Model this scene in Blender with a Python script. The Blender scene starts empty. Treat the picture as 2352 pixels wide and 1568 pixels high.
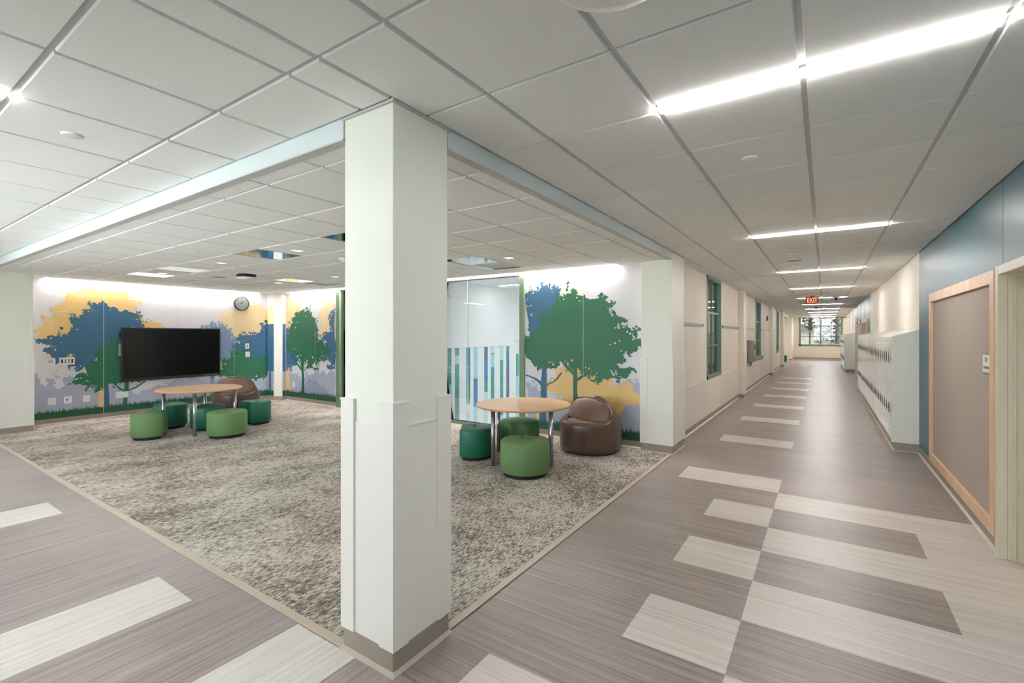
import bpy, bmesh, math, random
from mathutils import Vector, Matrix
from mathutils.geometry import tessellate_polygon
random.seed(7)
PI = math.pi
SC = bpy.context.scene
COL = SC.collection

# ------------------------------------------------------------------ camera
FPX = 1077.0
cam_d = bpy.data.cameras.new('camera')
cam_d.sensor_fit = 'HORIZONTAL'
cam_d.sensor_width = 36.0
cam_d.lens = 36.0 * FPX / 2352.0
cam_d.shift_y = -(784 - 767.6) / 2352.0
cam_d.clip_start = 0.05
cam_d.clip_end = 300
cam = bpy.data.objects.new('camera', cam_d)
cam.location = (0, 0, 1.6)
cam.rotation_euler = (PI / 2, 0, math.atan2(718, 1077))
COL.objects.link(cam)
SC.camera = cam

# ------------------------------------------------------------------ world and exposure
world = bpy.data.worlds.new('world')
SC.world = world
world.use_nodes = True
bg = world.node_tree.nodes['Background']
bg.inputs['Color'].default_value = (0.86, 0.93, 1.0, 1)
bg.inputs['Strength'].default_value = 3.0
SC.view_settings.view_transform = 'Standard'
SC.view_settings.look = 'None'
SC.view_settings.gamma = 1
SC.view_settings.use_curve_mapping = False
SC.view_settings.exposure = 1.62
try:
    SC.cycles.max_bounces = 10
    SC.cycles.diffuse_bounces = 8
    SC.cycles.glossy_bounces = 5
    SC.cycles.transparent_max_bounces = 12
except Exception:
    pass
E_LINE = 34.0      # corridor line lights
E_COVE = 26.0     # wall wash strips above the murals
E_HALL = 46.0  # added fill lights in the hall

def portal(name, loc, rot, sx, sy):
    l = bpy.data.lights.new(name, 'AREA'); l.shape = 'RECTANGLE'; l.size = sx; l.size_y = sy
    l.cycles.is_portal = True
    o = bpy.data.objects.new(name, l); o.location = loc; o.rotation_euler = rot; COL.objects.link(o)
portal('daylight_portal_south', (-6.0, -1.66, 1.65), (PI/2, 0, PI), 6.0, 1.7)
portal('daylight_portal_end', (-0.22, 35.9, 1.8), (-PI/2, 0, 0), 2.1, 1.8)

sun_d = bpy.data.lights.new('sun', 'SUN'); sun_d.energy = 26.0; sun_d.angle = math.radians(1.5); sun_d.color = (0.97, 0.98, 1.0)
sun = bpy.data.objects.new('sun', sun_d); sun.rotation_euler = (math.radians(35), 0, 0); COL.objects.link(sun)
portal('daylight_portal_back', (-0.1, -5.95, 1.7), (PI/2, 0, PI), 2.3, 1.8)  # portal for the window added behind the camera
# ------------------------------------------------------------------ materials
MATS = {}
def srgb(r, g, b):
    f = lambda c: (c/255/12.92) if c/255 <= 0.04045 else ((c/255+0.055)/1.055)**2.4
    return (f(r), f(g), f(b), 1)
def mat(name, col, rough=0.5, metal=0.0, noise=0.0, nscale=20, bump=0.0, bscale=200, spec=0.5, coat=0.0, stretch=None):
    if name in MATS: return MATS[name]
    m = bpy.data.materials.new(name); m.use_nodes = True
    nt = m.node_tree; N = nt.nodes; L = nt.links
    b = N['Principled BSDF']
    c = srgb(*col)
    b.inputs['Base Color'].default_value = c
    b.inputs['Roughness'].default_value = rough
    b.inputs['Metallic'].default_value = metal
    b.inputs['Specular IOR Level'].default_value = spec
    b.inputs['Coat Weight'].default_value = coat
    b.inputs['Coat Roughness'].default_value = 0.15
    tc = N.new('ShaderNodeTexCoord')
    mp = N.new('ShaderNodeMapping'); L.new(tc.outputs['Object'], mp.inputs['Vector'])
    if stretch: mp.inputs['Scale'].default_value = stretch
    if noise > 0:
        n = N.new('ShaderNodeTexNoise'); n.inputs['Scale'].default_value = nscale; n.inputs['Detail'].default_value = 4
        L.new(mp.outputs[0], n.inputs['Vector'])
        r = N.new('ShaderNodeValToRGB')
        r.color_ramp.elements[0].position = 0.35; r.color_ramp.elements[1].position = 0.65
        r.color_ramp.elements[0].color = tuple(max(0, v*(1-noise)) for v in c[:3]) + (1,)
        r.color_ramp.elements[1].color = tuple(min(1, v*(1+noise*0.6)) for v in c[:3]) + (1,)
        L.new(n.outputs['Fac'], r.inputs[0]); L.new(r.outputs[0], b.inputs['Base Color'])
    if bump > 0:
        n2 = N.new('ShaderNodeTexNoise'); n2.inputs['Scale'].default_value = bscale; n2.inputs['Detail'].default_value = 3
        L.new(mp.outputs[0], n2.inputs['Vector'])
        bp = N.new('ShaderNodeBump'); bp.inputs['Strength'].default_value = bump; bp.inputs['Distance'].default_value = 0.002
        L.new(n2.outputs['Fac'], bp.inputs['Height']); L.new(bp.outputs[0], b.inputs['Normal'])
    MATS[name] = m
    return m
def emit(name, col, s):
    m = bpy.data.materials.new(name); m.use_nodes = True
    b = m.node_tree.nodes['Principled BSDF']
    b.inputs['Base Color'].default_value = (col[0], col[1], col[2], 1)
    b.inputs['Emission Color'].default_value = (col[0], col[1], col[2], 1)
    b.inputs['Emission Strength'].default_value = s
    MATS[name] = m
    return m
def glass(name, tint=(1, 1, 1), refl=0.10, rough=0.0):
    m = bpy.data.materials.new(name); m.use_nodes = True
    nt = m.node_tree; N = nt.nodes; L = nt.links
    for n in list(N): N.remove(n)
    o = N.new('ShaderNodeOutputMaterial'); mix = N.new('ShaderNodeMixShader')
    t = N.new('ShaderNodeBsdfTransparent'); t.inputs[0].default_value = tint + (1,)
    g = N.new('ShaderNodeBsdfGlossy'); g.inputs['Roughness'].default_value = rough
    fr = N.new('ShaderNodeFresnel'); fr.inputs['IOR'].default_value = 1.5
    mul = N.new('ShaderNodeMath'); mul.operation = 'MULTIPLY'; mul.inputs[1].default_value = refl * 10
    mul.use_clamp = True
    L.new(fr.outputs[0], mul.inputs[0]); L.new(mul.outputs[0], mix.inputs[0])
    L.new(t.outputs[0], mix.inputs[1]); L.new(g.outputs[0], mix.inputs[2]); L.new(mix.outputs[0], o.inputs[0])
    MATS[name] = m
    return m

def floor_mat(name, colA, colB, axis, rough=0.34):
    """streaked vinyl; axis = direction the streaks run along"""
    m = bpy.data.materials.new(name); m.use_nodes = True
    nt = m.node_tree; N = nt.nodes; L = nt.links; b = N['Principled BSDF']
    tc = N.new('ShaderNodeTexCoord')
    def noise(sx, sy, detail=3, rough_=0.6):
        mp = N.new('ShaderNodeMapping'); L.new(tc.outputs['Object'], mp.inputs['Vector'])
        mp.inputs['Scale'].default_value = (sx, sy, 1) if axis == 'x' else (sy, sx, 1)
        n = N.new('ShaderNodeTexNoise'); n.inputs['Scale'].default_value = 1; n.inputs['Detail'].default_value = detail
        n.inputs['Roughness'].default_value = rough_
        L.new(mp.outputs[0], n.inputs['Vector']); return n
    n1 = noise(1.1, 150, 4, 0.7); n2 = noise(0.7, 48, 3); n3 = noise(1.1, 1.3, 2)
    a = N.new('ShaderNodeMath'); a.operation = 'ADD'; L.new(n1.outputs['Fac'], a.inputs[0]); L.new(n2.outputs['Fac'], a.inputs[1])
    a2 = N.new('ShaderNodeMath'); a2.operation = 'MULTIPLY_ADD'; L.new(n3.outputs['Fac'], a2.inputs[0]); a2.inputs[1].default_value = 0.35
    L.new(a.outputs[0], a2.inputs[2])
    # plank-to-plank tone
    sn = N.new('ShaderNodeVectorMath'); sn.operation = 'SNAP'; L.new(tc.outputs['Object'], sn.inputs[0])
    sn.inputs[1].default_value = (1.0, 0.252, 1) if axis == 'x' else (0.245, 1.0, 1)
    wn = N.new('ShaderNodeTexWhiteNoise'); L.new(sn.outputs[0], wn.inputs['Vector'])
    a3 = N.new('ShaderNodeMath'); a3.operation = 'MULTIPLY_ADD'; L.new(wn.outputs['Value'], a3.inputs[0]); a3.inputs[1].default_value = 0.07
    L.new(a2.outputs[0], a3.inputs[2])
    mr = N.new('ShaderNodeMapRange'); mr.inputs[1].default_value = 0.88; mr.inputs[2].default_value = 1.54
    L.new(a3.outputs[0], mr.inputs[0])
    cr = N.new('ShaderNodeValToRGB'); cr.color_ramp.elements[0].color = srgb(*colA); cr.color_ramp.elements[1].color = srgb(*colB)
    L.new(mr.outputs[0], cr.inputs[0]); L.new(cr.outputs[0], b.inputs['Base Color'])
    b.inputs['Roughness'].default_value = rough
    b.inputs['Specular IOR Level'].default_value = 0.5
    MATS[name] = m; return m

def carpet_mat():
    m = bpy.data.materials.new('carpet'); m.use_nodes = True
    nt = m.node_tree; N = nt.nodes; L = nt.links; b = N['Principled BSDF']
    tc = N.new('ShaderNodeTexCoord')
    def noise(sx, sy, detail=4, r=0.6, off=0):
        mp = N.new('ShaderNodeMapping'); L.new(tc.outputs['Object'], mp.inputs['Vector'])
        mp.inputs['Scale'].default_value = (sx, sy, 1); mp.inputs['Location'].default_value = (off, off, 0)
        n = N.new('ShaderNodeTexNoise'); n.inputs['Scale'].default_value = 1; n.inputs['Detail'].default_value = detail
        n.inputs['Roughness'].default_value = r
        L.new(mp.outputs[0], n.inputs['Vector']); return n
    fleck = noise(72, 21, 5, 0.72)
    big = noise(1.5, 1.0, 3, 0.6, 7)
    mid = noise(16, 6, 3, 0.6, 3)
    s = N.new('ShaderNodeMath'); s.operation = 'MULTIPLY_ADD'; L.new(big.outputs['Fac'], s.inputs[0]); s.inputs[1].default_value = 0.34
    L.new(fleck.outputs['Fac'], s.inputs[2])
    s2 = N.new('ShaderNodeMath'); s2.operation = 'MULTIPLY_ADD'; L.new(mid.outputs['Fac'], s2.inputs[0]); s2.inputs[1].default_value = 0.28
    L.new(s.outputs[0], s2.inputs[2])
    cr = N.new('ShaderNodeValToRGB'); e = cr.color_ramp.elements
    e[0].position = 0.71; e[0].color = srgb(100, 93, 86)
    e[1].position = 0.88; e[1].color = srgb(204, 197, 189)
    k = e.new(0.78); k.color = srgb(150, 142, 134)
    L.new(s2.outputs[0], cr.inputs[0])
    tint = noise(0.9, 0.7, 2, 0.5, 21)
    tr = N.new('ShaderNodeValToRGB'); te = tr.color_ramp.elements
    te[0].position = 0.38; te[0].color = (0.975, 1.0, 0.975, 1); te[1].position = 0.62; te[1].color = (1.0, 0.95, 0.935, 1)
    L.new(tint.outputs['Fac'], tr.inputs[0])
    mx = N.new('ShaderNodeMix'); mx.data_type = 'RGBA'; mx.blend_type = 'MULTIPLY'; mx.inputs[0].default_value = 1.0
    L.new(cr.outputs[0], mx.inputs[6]); L.new(tr.outputs[0], mx.inputs[7]); L.new(mx.outputs[2], b.inputs['Base Color'])
    b.inputs['Roughness'].default_value = 0.95; b.inputs['Specular IOR Level'].default_value = 0.1
    bp = N.new('ShaderNodeBump'); bp.inputs['Strength'].default_value = 0.35; bp.inputs['Distance'].default_value = 0.004
    L.new(fleck.outputs['Fac'], bp.inputs['Height']); L.new(bp.outputs[0], b.inputs['Normal'])
    MATS['carpet'] = m; return m
def wood_mat(name, colA, colB, stretch, rough=0.4, scale=6):
    m = bpy.data.materials.new(name); m.use_nodes = True
    nt = m.node_tree; N = nt.nodes; L = nt.links; b = N['Principled BSDF']
    tc = N.new('ShaderNodeTexCoord'); mp = N.new('ShaderNodeMapping'); L.new(tc.outputs['Object'], mp.inputs['Vector'])
    mp.inputs['Scale'].default_value = stretch
    n = N.new('ShaderNodeTexNoise'); n.inputs['Scale'].default_value = scale; n.inputs['Detail'].default_value = 5; n.inputs['Distortion'].default_value = 0.6
    L.new(mp.outputs[0], n.inputs['Vector'])
    cr = N.new('ShaderNodeValToRGB'); cr.color_ramp.elements[0].position = 0.3; cr.color_ramp.elements[1].position = 0.7
    cr.color_ramp.elements[0].color = srgb(*colA); cr.color_ramp.elements[1].color = srgb(*colB)
    L.new(n.outputs['Fac'], cr.inputs[0]); L.new(cr.outputs[0], b.inputs['Base Color'])
    b.inputs['Roughness'].default_value = rough
    MATS[name] = m; return m

mat('wall_cream', (238, 230, 216), 0.55, noise=0.015, nscale=3)
mat('wall_white', (236, 236, 236), 0.6)
mat('mural_ground', (226, 224, 228), 0.5)
mat('column_paint', (238, 239, 228), 0.45)
mat('wainscot', (238, 236, 230), 0.38)
mat('wainscot_pink', (234, 224, 215), 0.4)
mat('base', (158, 148, 136), 0.45)
mat('base_toe', (205, 197, 184), 0.4)
mat('carpet_strip', (190, 178, 160), 0.4)
mat('ceiling_tile', (240, 240, 237), 0.9, noise=0.03, nscale=160, bump=0.15, bscale=300, spec=0.1)
mat('ceiling_grid', (196, 196, 194), 0.5)
mat('fascia', (214, 224, 226), 0.6)
mat('teal', (66, 108, 119), 0.42, noise=0.05, nscale=2.5)
mat('frame_green', (112, 142, 126), 0.4)
mat('frame_olive', (118, 140, 112), 0.4)
mat('door_paint', (214, 210, 192), 0.4)
mat('door_leaf', (205, 190, 165), 0.4)
wood_mat('maple', (210, 174, 138), (230, 197, 162), (1, 1, 0.25), 0.4, 8)
wood_mat('maple_top', (222, 176, 130), (236, 196, 152), (0.35, 2.2, 1), 0.3, 7)
wood_mat('door_wood', (150, 118, 92), (172, 138, 110), (1, 1, 0.2), 0.4, 8)
mat('maple_edge', (206, 150, 100), 0.4)
mat('tackboard', (172, 160, 148), 0.85, noise=0.03, nscale=300)
mat('metal', (176, 180, 184), 0.28, metal=0.85)
mat('steel', (150, 146, 140), 0.3, metal=0.9)
mat('black', (22, 22, 24), 0.4)
mat('rubber', (18, 18, 20), 0.6)
mat('screen', (12, 14, 17), 0.18, spec=0.6)
mat('bezel', (52, 44, 46), 0.35)
mat('white_plastic', (236, 236, 236), 0.35)
mat('grey_plastic', (160, 160, 160), 0.4)
mat('sign_grey', (140, 132, 126), 0.5)
mat('green_light', (102, 136, 88), 0.7, noise=0.05, nscale=60, bump=0.15, bscale=900)
mat('green_mid', (76, 122, 70), 0.5, noise=0.03, nscale=60)
mat('green_dark', (24, 104, 80), 0.42, noise=0.03, nscale=40)
mat('leather', (92, 72, 60), 0.33, noise=0.12, nscale=6, bump=0.12, bscale=120, coat=0.1)
mat('leather_light', (122, 98, 82), 0.36, noise=0.08, nscale=8, bump=0.12, bscale=120)
mat('locker', (224, 224, 220), 0.18, coat=0.4)
mat('locker_side', (240, 239, 232), 0.4, noise=0.02, nscale=80)
mat('slot', (48, 42, 38), 0.5)
mat('red', (170, 30, 24), 0.4)
mat('mirror_panel', (205, 214, 218), 0.06, metal=1.0)
mat('ext_snow', (138, 138, 124), 0.9, noise=0.12, nscale=2.0)
mat('ext_foliage', (58, 66, 62), 0.9, noise=0.3, nscale=3)
mat('ext_bark', (80, 76, 70), 0.9)
mat('brick', (176, 130, 124), 0.9, noise=0.2, nscale=14, stretch=(1, 1, 4))
mat('hall_floor', (220, 222, 228), 0.5)
floor_mat('floor_dark_x', (116, 105, 100), (174, 161, 154), 'x')
floor_mat('floor_light_x', (184, 174, 168), (228, 219, 213), 'x')
floor_mat('floor_dark_y', (120, 111, 109), (182, 172, 169), 'y')
floor_mat('floor_light_y', (190, 186, 180), (232, 229, 224), 'y')
carpet_mat()
emit('lamp_line', (1.0, 0.965, 0.94), E_LINE)
emit('lamp_cove', (1.0, 0.95, 0.93), E_COVE)
emit('hall_fill', (0.94, 0.97, 1.0), E_HALL)
emit('lamp_hall_soft', (0.94, 0.97, 1.0), 9.0)
emit('lamp_spot', (1.0, 0.97, 0.93), 0.8)
emit('exit_glow', (0.45, 0.10, 0.05), 0.05)
emit('exit_letter', (1.0, 0.22, 0.10), 0.9)
glass('glass_clear', (0.97, 1.0, 0.99), 0.10)
glass('glass_green', (0.86, 0.95, 0.92), 0.13)
for nm, c in dict(yel=(232, 196, 128), yel2=(240, 216, 168), yelp=(240, 228, 212), lav=(176, 182, 204), mid=(128, 152, 184),
                  mid0=(150, 162, 190), blue=(62, 108, 140), green=(44, 112, 80), grass=(32, 92, 62), joint=(206, 208, 210)).items():
    mat('mural_' + nm, c, 0.5, noise=0.03, nscale=1.5)
for nm, c in dict(green=(84, 158, 148), steel=(68, 134, 156), aqua=(160, 214, 222), pale=(186, 220, 222), blue=(56, 138, 184),
                  slate=(92, 112, 152), olive=(148, 172, 126)).items():
    mat('stripe_' + nm, c, 0.4)

# ------------------------------------------------------------------ mesh helpers
class MB:
    def __init__(s): s.bm = bmesh.new(); s.mats = []
    def mi(s, m):
        if m not in s.mats: s.mats.append(m)
        return s.mats.index(m)
    def faces(s, fs, m, smooth=False):
        i = s.mi(m)
        for f in fs: f.material_index = i; f.smooth = smooth
    def box(s, x0, x1, y0, y1, z0, z1, m, bev=0.0, seg=2):
        bm = s.bm
        v = [bm.verts.new((x, y, z)) for x in (x0, x1) for y in (y0, y1) for z in (z0, z1)]
        q = [(0, 1, 3, 2), (4, 6, 7, 5), (0, 4, 5, 1), (2, 3, 7, 6), (0, 2, 6, 4), (1, 5, 7, 3)]
        fs = [bm.faces.new([v[i] for i in a]) for a in q]
        s.faces(fs, m)
        if bev > 0:
            es = list({e for f in fs for e in f.edges})
            r = bmesh.ops.bevel(bm, geom=es, offset=bev, segments=seg, affect='EDGES', profile=0.5)
            s.faces(r['faces'], m)
        return s
    def quad(s, pts, m):
        f = s.bm.faces.new([s.bm.verts.new(p) for p in pts]); s.faces([f], m); return s
    def prism(s, poly, z0, z1, m, axis='z', smooth=False):
        """poly in 2D; axis z: (x,y); axis x: (y,z) extruded x z0..z1; axis y: (x,z)"""
        def P3(p, t):
            return (p[0], p[1], t) if axis == 'z' else ((t, p[0], p[1]) if axis == 'x' else (p[0], t, p[1]))
        bm = s.bm
        a = [bm.verts.new(P3(p, z0)) for p in poly]; b = [bm.verts.new(P3(p, z1)) for p in poly]
        n = len(poly); fs = []
        for i in range(n):
            fs.append(bm.faces.new((a[i], a[(i+1) % n], b[(i+1) % n], b[i])))
        s.faces(fs, m, smooth)
        caps = [bm.faces.new(list(reversed(a))), bm.faces.new(b)]
        s.faces(caps, m)
        return s
    def lathe(s, prof, cx, cy, cz, m, seg=32, axis='z', smooth=True):
        bm = s.bm; rings = []
        for r, h in prof:
            ring = []
            for k in range(seg):
                t = k / seg * 2 * PI; a, b = r*math.cos(t), r*math.sin(t)
                p = (cx+a, cy+b, cz+h) if axis == 'z' else ((cx+h, cy+a, cz+b) if axis == 'x' else (cx+a, cy+h, cz+b))
                ring.append(bm.verts.new(p))
            rings.append(ring)
        fs = []
        for i in range(len(rings)-1):
            for k in range(seg):
                fs.append(bm.faces.new((rings[i][k], rings[i][(k+1) % seg], rings[i+1][(k+1) % seg], rings[i+1][k])))
        s.faces(fs, m, smooth)
        s.faces([bm.faces.new(rings[0]), bm.faces.new(rings[-1])], m)
        return s
    def tube(s, p0, p1, r, m, seg=14):
        p0 = Vector(p0); p1 = Vector(p1); d = (p1-p0).normalized()
        u = d.orthogonal().normalized(); w = d.cross(u); bm = s.bm
        A = [bm.verts.new(p0+(u*math.cos(t)+w*math.sin(t))*r) for t in [k/seg*2*PI for k in range(seg)]]
        B = [bm.verts.new(p1+(u*math.cos(t)+w*math.sin(t))*r) for t in [k/seg*2*PI for k in range(seg)]]
        s.faces([bm.faces.new((A[k], A[(k+1) % seg], B[(k+1) % seg], B[k])) for k in range(seg)], m, True)
        s.faces([bm.faces.new(A), bm.faces.new(B)], m); return s
    def build(s, name, parent=None, origin=None):
        bmesh.ops.recalc_face_normals(s.bm, faces=s.bm.faces)
        me = bpy.data.meshes.new(name); 
        if origin: 
            bmesh.ops.translate(s.bm, verts=s.bm.verts, vec=-Vector(origin))
        s.bm.to_mesh(me); s.bm.free()
        for m in s.mats: me.materials.append(MATS[m])
        o = bpy.data.objects.new(name, me); COL.objects.link(o)
        if origin: o.location = origin
        if parent: o.parent = parent
        return o
def tag(o, label, cat, group=None, kind=None):
    o['label'] = label; o['category'] = cat
    if group: o['group'] = group
    if kind: o['kind'] = kind
    return o
def struct(o): o['kind'] = 'structure'; return o
def empty(name, loc, label, cat, group=None, rz=0):
    o = bpy.data.objects.new(name, None); o.location = loc; o.rotation_euler = (0, 0, rz); o.empty_display_size = 0.1
    COL.objects.link(o); return tag(o, label, cat, group)
def dup(root, loc=None, rz=None, label=None):
    r = root.copy(); COL.objects.link(r)
    if loc is not None: r.location = loc
    if rz is not None: r.rotation_euler = (0, 0, rz)
    if label: r['label'] = label
    for ch in list(root.children):
        c = ch.copy(); COL.objects.link(c); c.parent = r
        for g in list(ch.children):
            d = g.copy(); COL.objects.link(d); d.parent = c
    return r
def one(name, fn, loc, label, cat, group=None, rz=0):
    mb = MB(); fn(mb); o = mb.build(name); o.location = loc; o.rotation_euler = (0, 0, rz)
    return tag(o, label, cat, group)
def lettering(name, text, size, m, parent, loc, rot, depth=0.001, sx=1.0, align='CENTER'):
    cu = bpy.data.curves.new('t', 'FONT'); cu.body = text; cu.size = size; cu.extrude = depth; cu.align_x = align; cu.align_y = 'CENTER'
    t = bpy.data.objects.new('t', cu); COL.objects.link(t)
    bpy.context.view_layer.update()
    me = bpy.data.meshes.new_from_object(t.evaluated_get(bpy.context.evaluated_depsgraph_get()))
    bpy.data.objects.remove(t)
    for v in me.vertices: v.co.x *= sx
    me.materials.clear(); me.materials.append(MATS[m])
    o = bpy.data.objects.new(name, me); COL.objects.link(o); o.location = loc; o.rotation_euler = rot
    if parent: o.parent = parent
    return o

# ================================================================== SETTING
CZ, LZ = 2.70, 2.597          # corridor ceiling, lounge ceiling
XW, XR = -1.81, 1.06          # corridor left / right wall
YE = 36.0
# ---------------- floor
mb = MB()
mb.quad([(-1.78, 1.4, -.004), (-1.6, 1.4, -.004), (-1.6, 6.5, -.004), (-1.78, 6.5, -.004)], 'floor_dark_x')
mb.quad([(-1.68, -6, 0), (1.6, -6, 0), (1.6, YE, 0), (-1.68, YE, 0)], 'floor_dark_x')
mb.quad([(-1.95, 6.4, 0), (-1.68, 6.4, 0), (-1.68, YE, 0), (-1.95, YE, 0)], 'floor_dark_x')
mb.quad([(-15, -1.7, 0), (-1.68, -1.7, 0), (-1.68, 1.53, 0), (-15, 1.53, 0)], 'floor_dark_y')
def inlay(x0, x1, y0, y1, m): mb.quad([(x0, y0, .0008), (x1, y0, .0008), (x1, y1, .0008), (x0, y1, .0008)], m)
S = -0.39
for y0 in (4.41, 3.40, 2.39, 1.39, 0.38, -0.63): inlay(-0.895, S, y0, y0+.495, 'floor_light_x')
inlay(-1.375, S, 5.43, 5.93, 'floor_light_x')
inlay(-1.40, -0.895, 1.41, 1.895, 'floor_light_x')
for y0 in (4.92, 3.91, 2.90, 1.89, 0.88, -0.13): inlay(S, 0.61, y0, y0+.50, 'floor_light_x')
inlay(0.61, 1.6, -1.5, 5.42, 'floor_light_x')
for y1 in (8.12, 10.18, 12.18, 14.2, 16.2, 18.2, 20.2): inlay(-1.33, -0.38, y1-.50, y1, 'floor_light_x')
inlay(-6.16, -5.67, -1.0, 1.262, 'floor_light_y')
inlay(-3.66, -3.166, -1.0, 1.28, 'floor_light_y')
inlay(-2.42, -1.93, -1.0, 1.50, 'floor_light_y')
inlay(-8.66, -8.17, -1.0, 1.27, 'floor_light_y')
struct(mb.build('floor'))
mb = MB(); mb.box(-15.1, 1.3, -6.1, 6.6, -.20, -.03, 'hall_floor'); mb.box(-1.95, 1.3, 6.6, YE+.2, -.20, -.03, 'hall_floor'); mb.box(-7.6, -1.95, 26.9, 33.6, -.20, -.03, 'hall_floor'); struct(mb.build('light_leak_base'))  # unseen base added to stop light leaking in from below
mb = MB(); mb.box(-15.2, 1.4, -6.2, YE+.25, 3.36, 3.45, 'hall_floor'); struct(mb.build('light_leak_lid'))  # unseen lid added over everything to block the sky light
mb = MB(); mb.box(-11.46, -1.73, 1.55, 6.48, -0.02, 0.004, 'carpet'); struct(mb.build('floor_carpet'))
mb = MB(); mb.box(-7.5, -1.90, 27.0, 33.6, -0.02, 0.003, 'carpet'); struct(mb.build('floor_carpet_far'))
mb = MB()
mb.box(-11.0, -2.06, 1.505, 1.555, 0, 0.007, 'carpet_strip', 0.003)
struct(mb.build('trim_1'))
mb = MB(); mb.box(-1.735, -1.685, 1.93, 6.34, 0, 0.007, 'carpet_strip', 0.003); struct(mb.build('trim_2'))
mb = MB(); mb.box(-1.93, -1.82, 27.1, 33.4, 0, 0.006, 'carpet_strip', 0.003); struct(mb.build('trim_3'))

# ---------------- ceilings : tegular tiles hanging a little below the grid
P = 0.605
def tile_field(mb, xs, ys, z, wx, wy, skip=()):
    """xs, ys: lists of grid lines; wx/wy half widths of the grooves"""
    bm = mb.bm; d = 0.010
    for i in range(len(xs)-1):
        for j in range(len(ys)-1):
            if (i, j) in skip: continue
            a, b, c, e = xs[i]+wx, xs[i+1]-wx, ys[j]+wy, ys[j+1]-wy
            if b-a < 0.02 or e-c < 0.02: continue
            k = 0.004
            v = [bm.verts.new(p) for p in ((a, c, z+d), (b, c, z+d), (b, e, z+d), (a, e, z+d),
                                           (a+k, c+k, z), (b-k, c+k, z), (b-k, e-k, z), (a+k, e-k, z))]
            fs = [bm.faces.new((v[4], v[7], v[6], v[5]))]
            for q in range(4): fs.append(bm.faces.new((v[q], v[4+q], v[4+(q+1) % 4], v[(q+1) % 4])))
            mb.faces(fs, 'ceiling_tile')
def lines(a0, lo, hi):
    k0 = math.ceil((lo-a0)/P + .02); L = [lo]
    while a0+k0*P < hi-.02: L.append(a0+k0*P); k0 += 1
    return L+[hi]
LIGHT_Y = [2.31+3.63*k for k in range(-2, 10)]
mb = MB()
# corridor along +Y, mains run along Y (wide), cross tees narrow
xs = [-1.68, -1.29, -0.685, -0.077, 0.531, XR]
ys = lines(2.335, -6, YE)
tile_field(mb, xs, ys, CZ, 0.011, 0.0085)
mb.box(-1.68, XR, -6, YE, CZ+.010, CZ+.06, 'ceiling_grid')
xs2 = [XW, -1.68]
tile_field(mb, xs2, lines(2.335, 6.98, YE), CZ, 0.002, 0.006)
mb.box(XW-.1, -1.68, 6.9, YE, CZ+.010, CZ+.06, 'ceiling_grid')
# left corridor
xs = lines(-0.685, -15, -1.68); ys = [-1.7, -1.30, -0.69, -0.085, 0.52, 1.125, 1.515]
tile_field(mb, xs, ys, CZ, 0.0085, 0.011)
mb.box(-15, -1.68, -1.7, 1.53, CZ+.010, CZ+.06, 'ceiling_grid')
struct(mb.build('ceiling'))
# lounge ceiling
mb = MB()
LX = lines(-1.89, -11.33, -1.70); LY = [1.545] + [1.70+P*k for k in range(0, 8)] + [6.36]
def cell(x, y):
    i = max(k for k in range(len(LX)) if LX[k] <= x); j = max(k for k in range(len(LY)) if LY[k] <= y); return (i, j)
MIRR = [(-9.4, 3.2), (-8.2, 3.2), (-5.8, 3.2), (-4.0, 3.2), (-4.0, 5.0), (-8.2, 5.0)]
VENT = [(-4.0, 5.6), (-8.2, 5.6)]
skip = {cell(*c) for c in MIRR+VENT}
tile_field(mb, LX, LY, LZ, 0.0085, 0.009, skip)
mb.box(-11.33, -1.70, 1.545, 6.36, LZ+.010, LZ+.05, 'ceiling_grid')
struct(mb.build('ceiling_lounge'))
# fascias
mb = MB(); mb.box(-11.0, -2.045, 1.515, 1.55, LZ-.002, CZ+.05, 'fascia'); mb.box(-11.0, -2.045, 1.512, 1.57, LZ-.006, LZ+.002, 'ceiling_grid'); struct(mb.build('trim_4'))
mb = MB(); mb.box(-1.72, -1.685, 1.905, 6.37, LZ-.002, CZ+.05, 'fascia'); mb.box(-1.74, -1.682, 1.905, 6.37, LZ-.006, LZ+.002, 'ceiling_grid'); struct(mb.build('trim_5'))
# upper slot lids that close the cove above the murals
mb = MB(); mb.box(-11.6, -11.30, 1.5, 6.6, CZ+.06, CZ+.12, 'wall_white'); mb.box(-11.34, -11.30, 1.5, 6.6, LZ+.01, CZ+.08, 'wall_white')
mb.box(-11.45, -11.33, 1.9, 2.3, LZ, CZ+.06, 'ceiling_tile'); mb.box(-11.45, -11.33, 6.02, 6.47, LZ, CZ+.06, 'ceiling_tile')
struct(mb.build('ceiling_cove_west'))
mb = MB(); mb.box(-11.5, -1.6, 6.33, 6.65, CZ+.06, CZ+.12, 'wall_white'); mb.box(-11.33, -1.7, 6.33, 6.37, LZ+.01, CZ+.08, 'wall_white')
mb.box(-11.33, -10.75, 6.36, 6.47, LZ, CZ+.06, 'ceiling_tile'); mb.box(-2.46, -1.8, 6.36, 6.47, LZ, CZ+.06, 'ceiling_tile')
struct(mb.build('ceiling_cove_north'))

# ---------------- walls
mb = MB(); mb.box(-11.65, -11.45, 1.3, 6.7, 0, 2.9, 'mural_ground'); struct(mb.build('wall_west'))
mb = MB()
mb.box(-11.45, -8.94, 6.47, 6.60, 0, 2.9, 'mural_ground')
mb.box(-8.94, -4.06, 6.47, 6.60, 2.565, 2.9, 'wall_white')
mb.box(-4.06, -1.95, 6.47, 6.60, 0, 2.9, 'mural_ground')
struct(mb.build('wall_north'))
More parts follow.
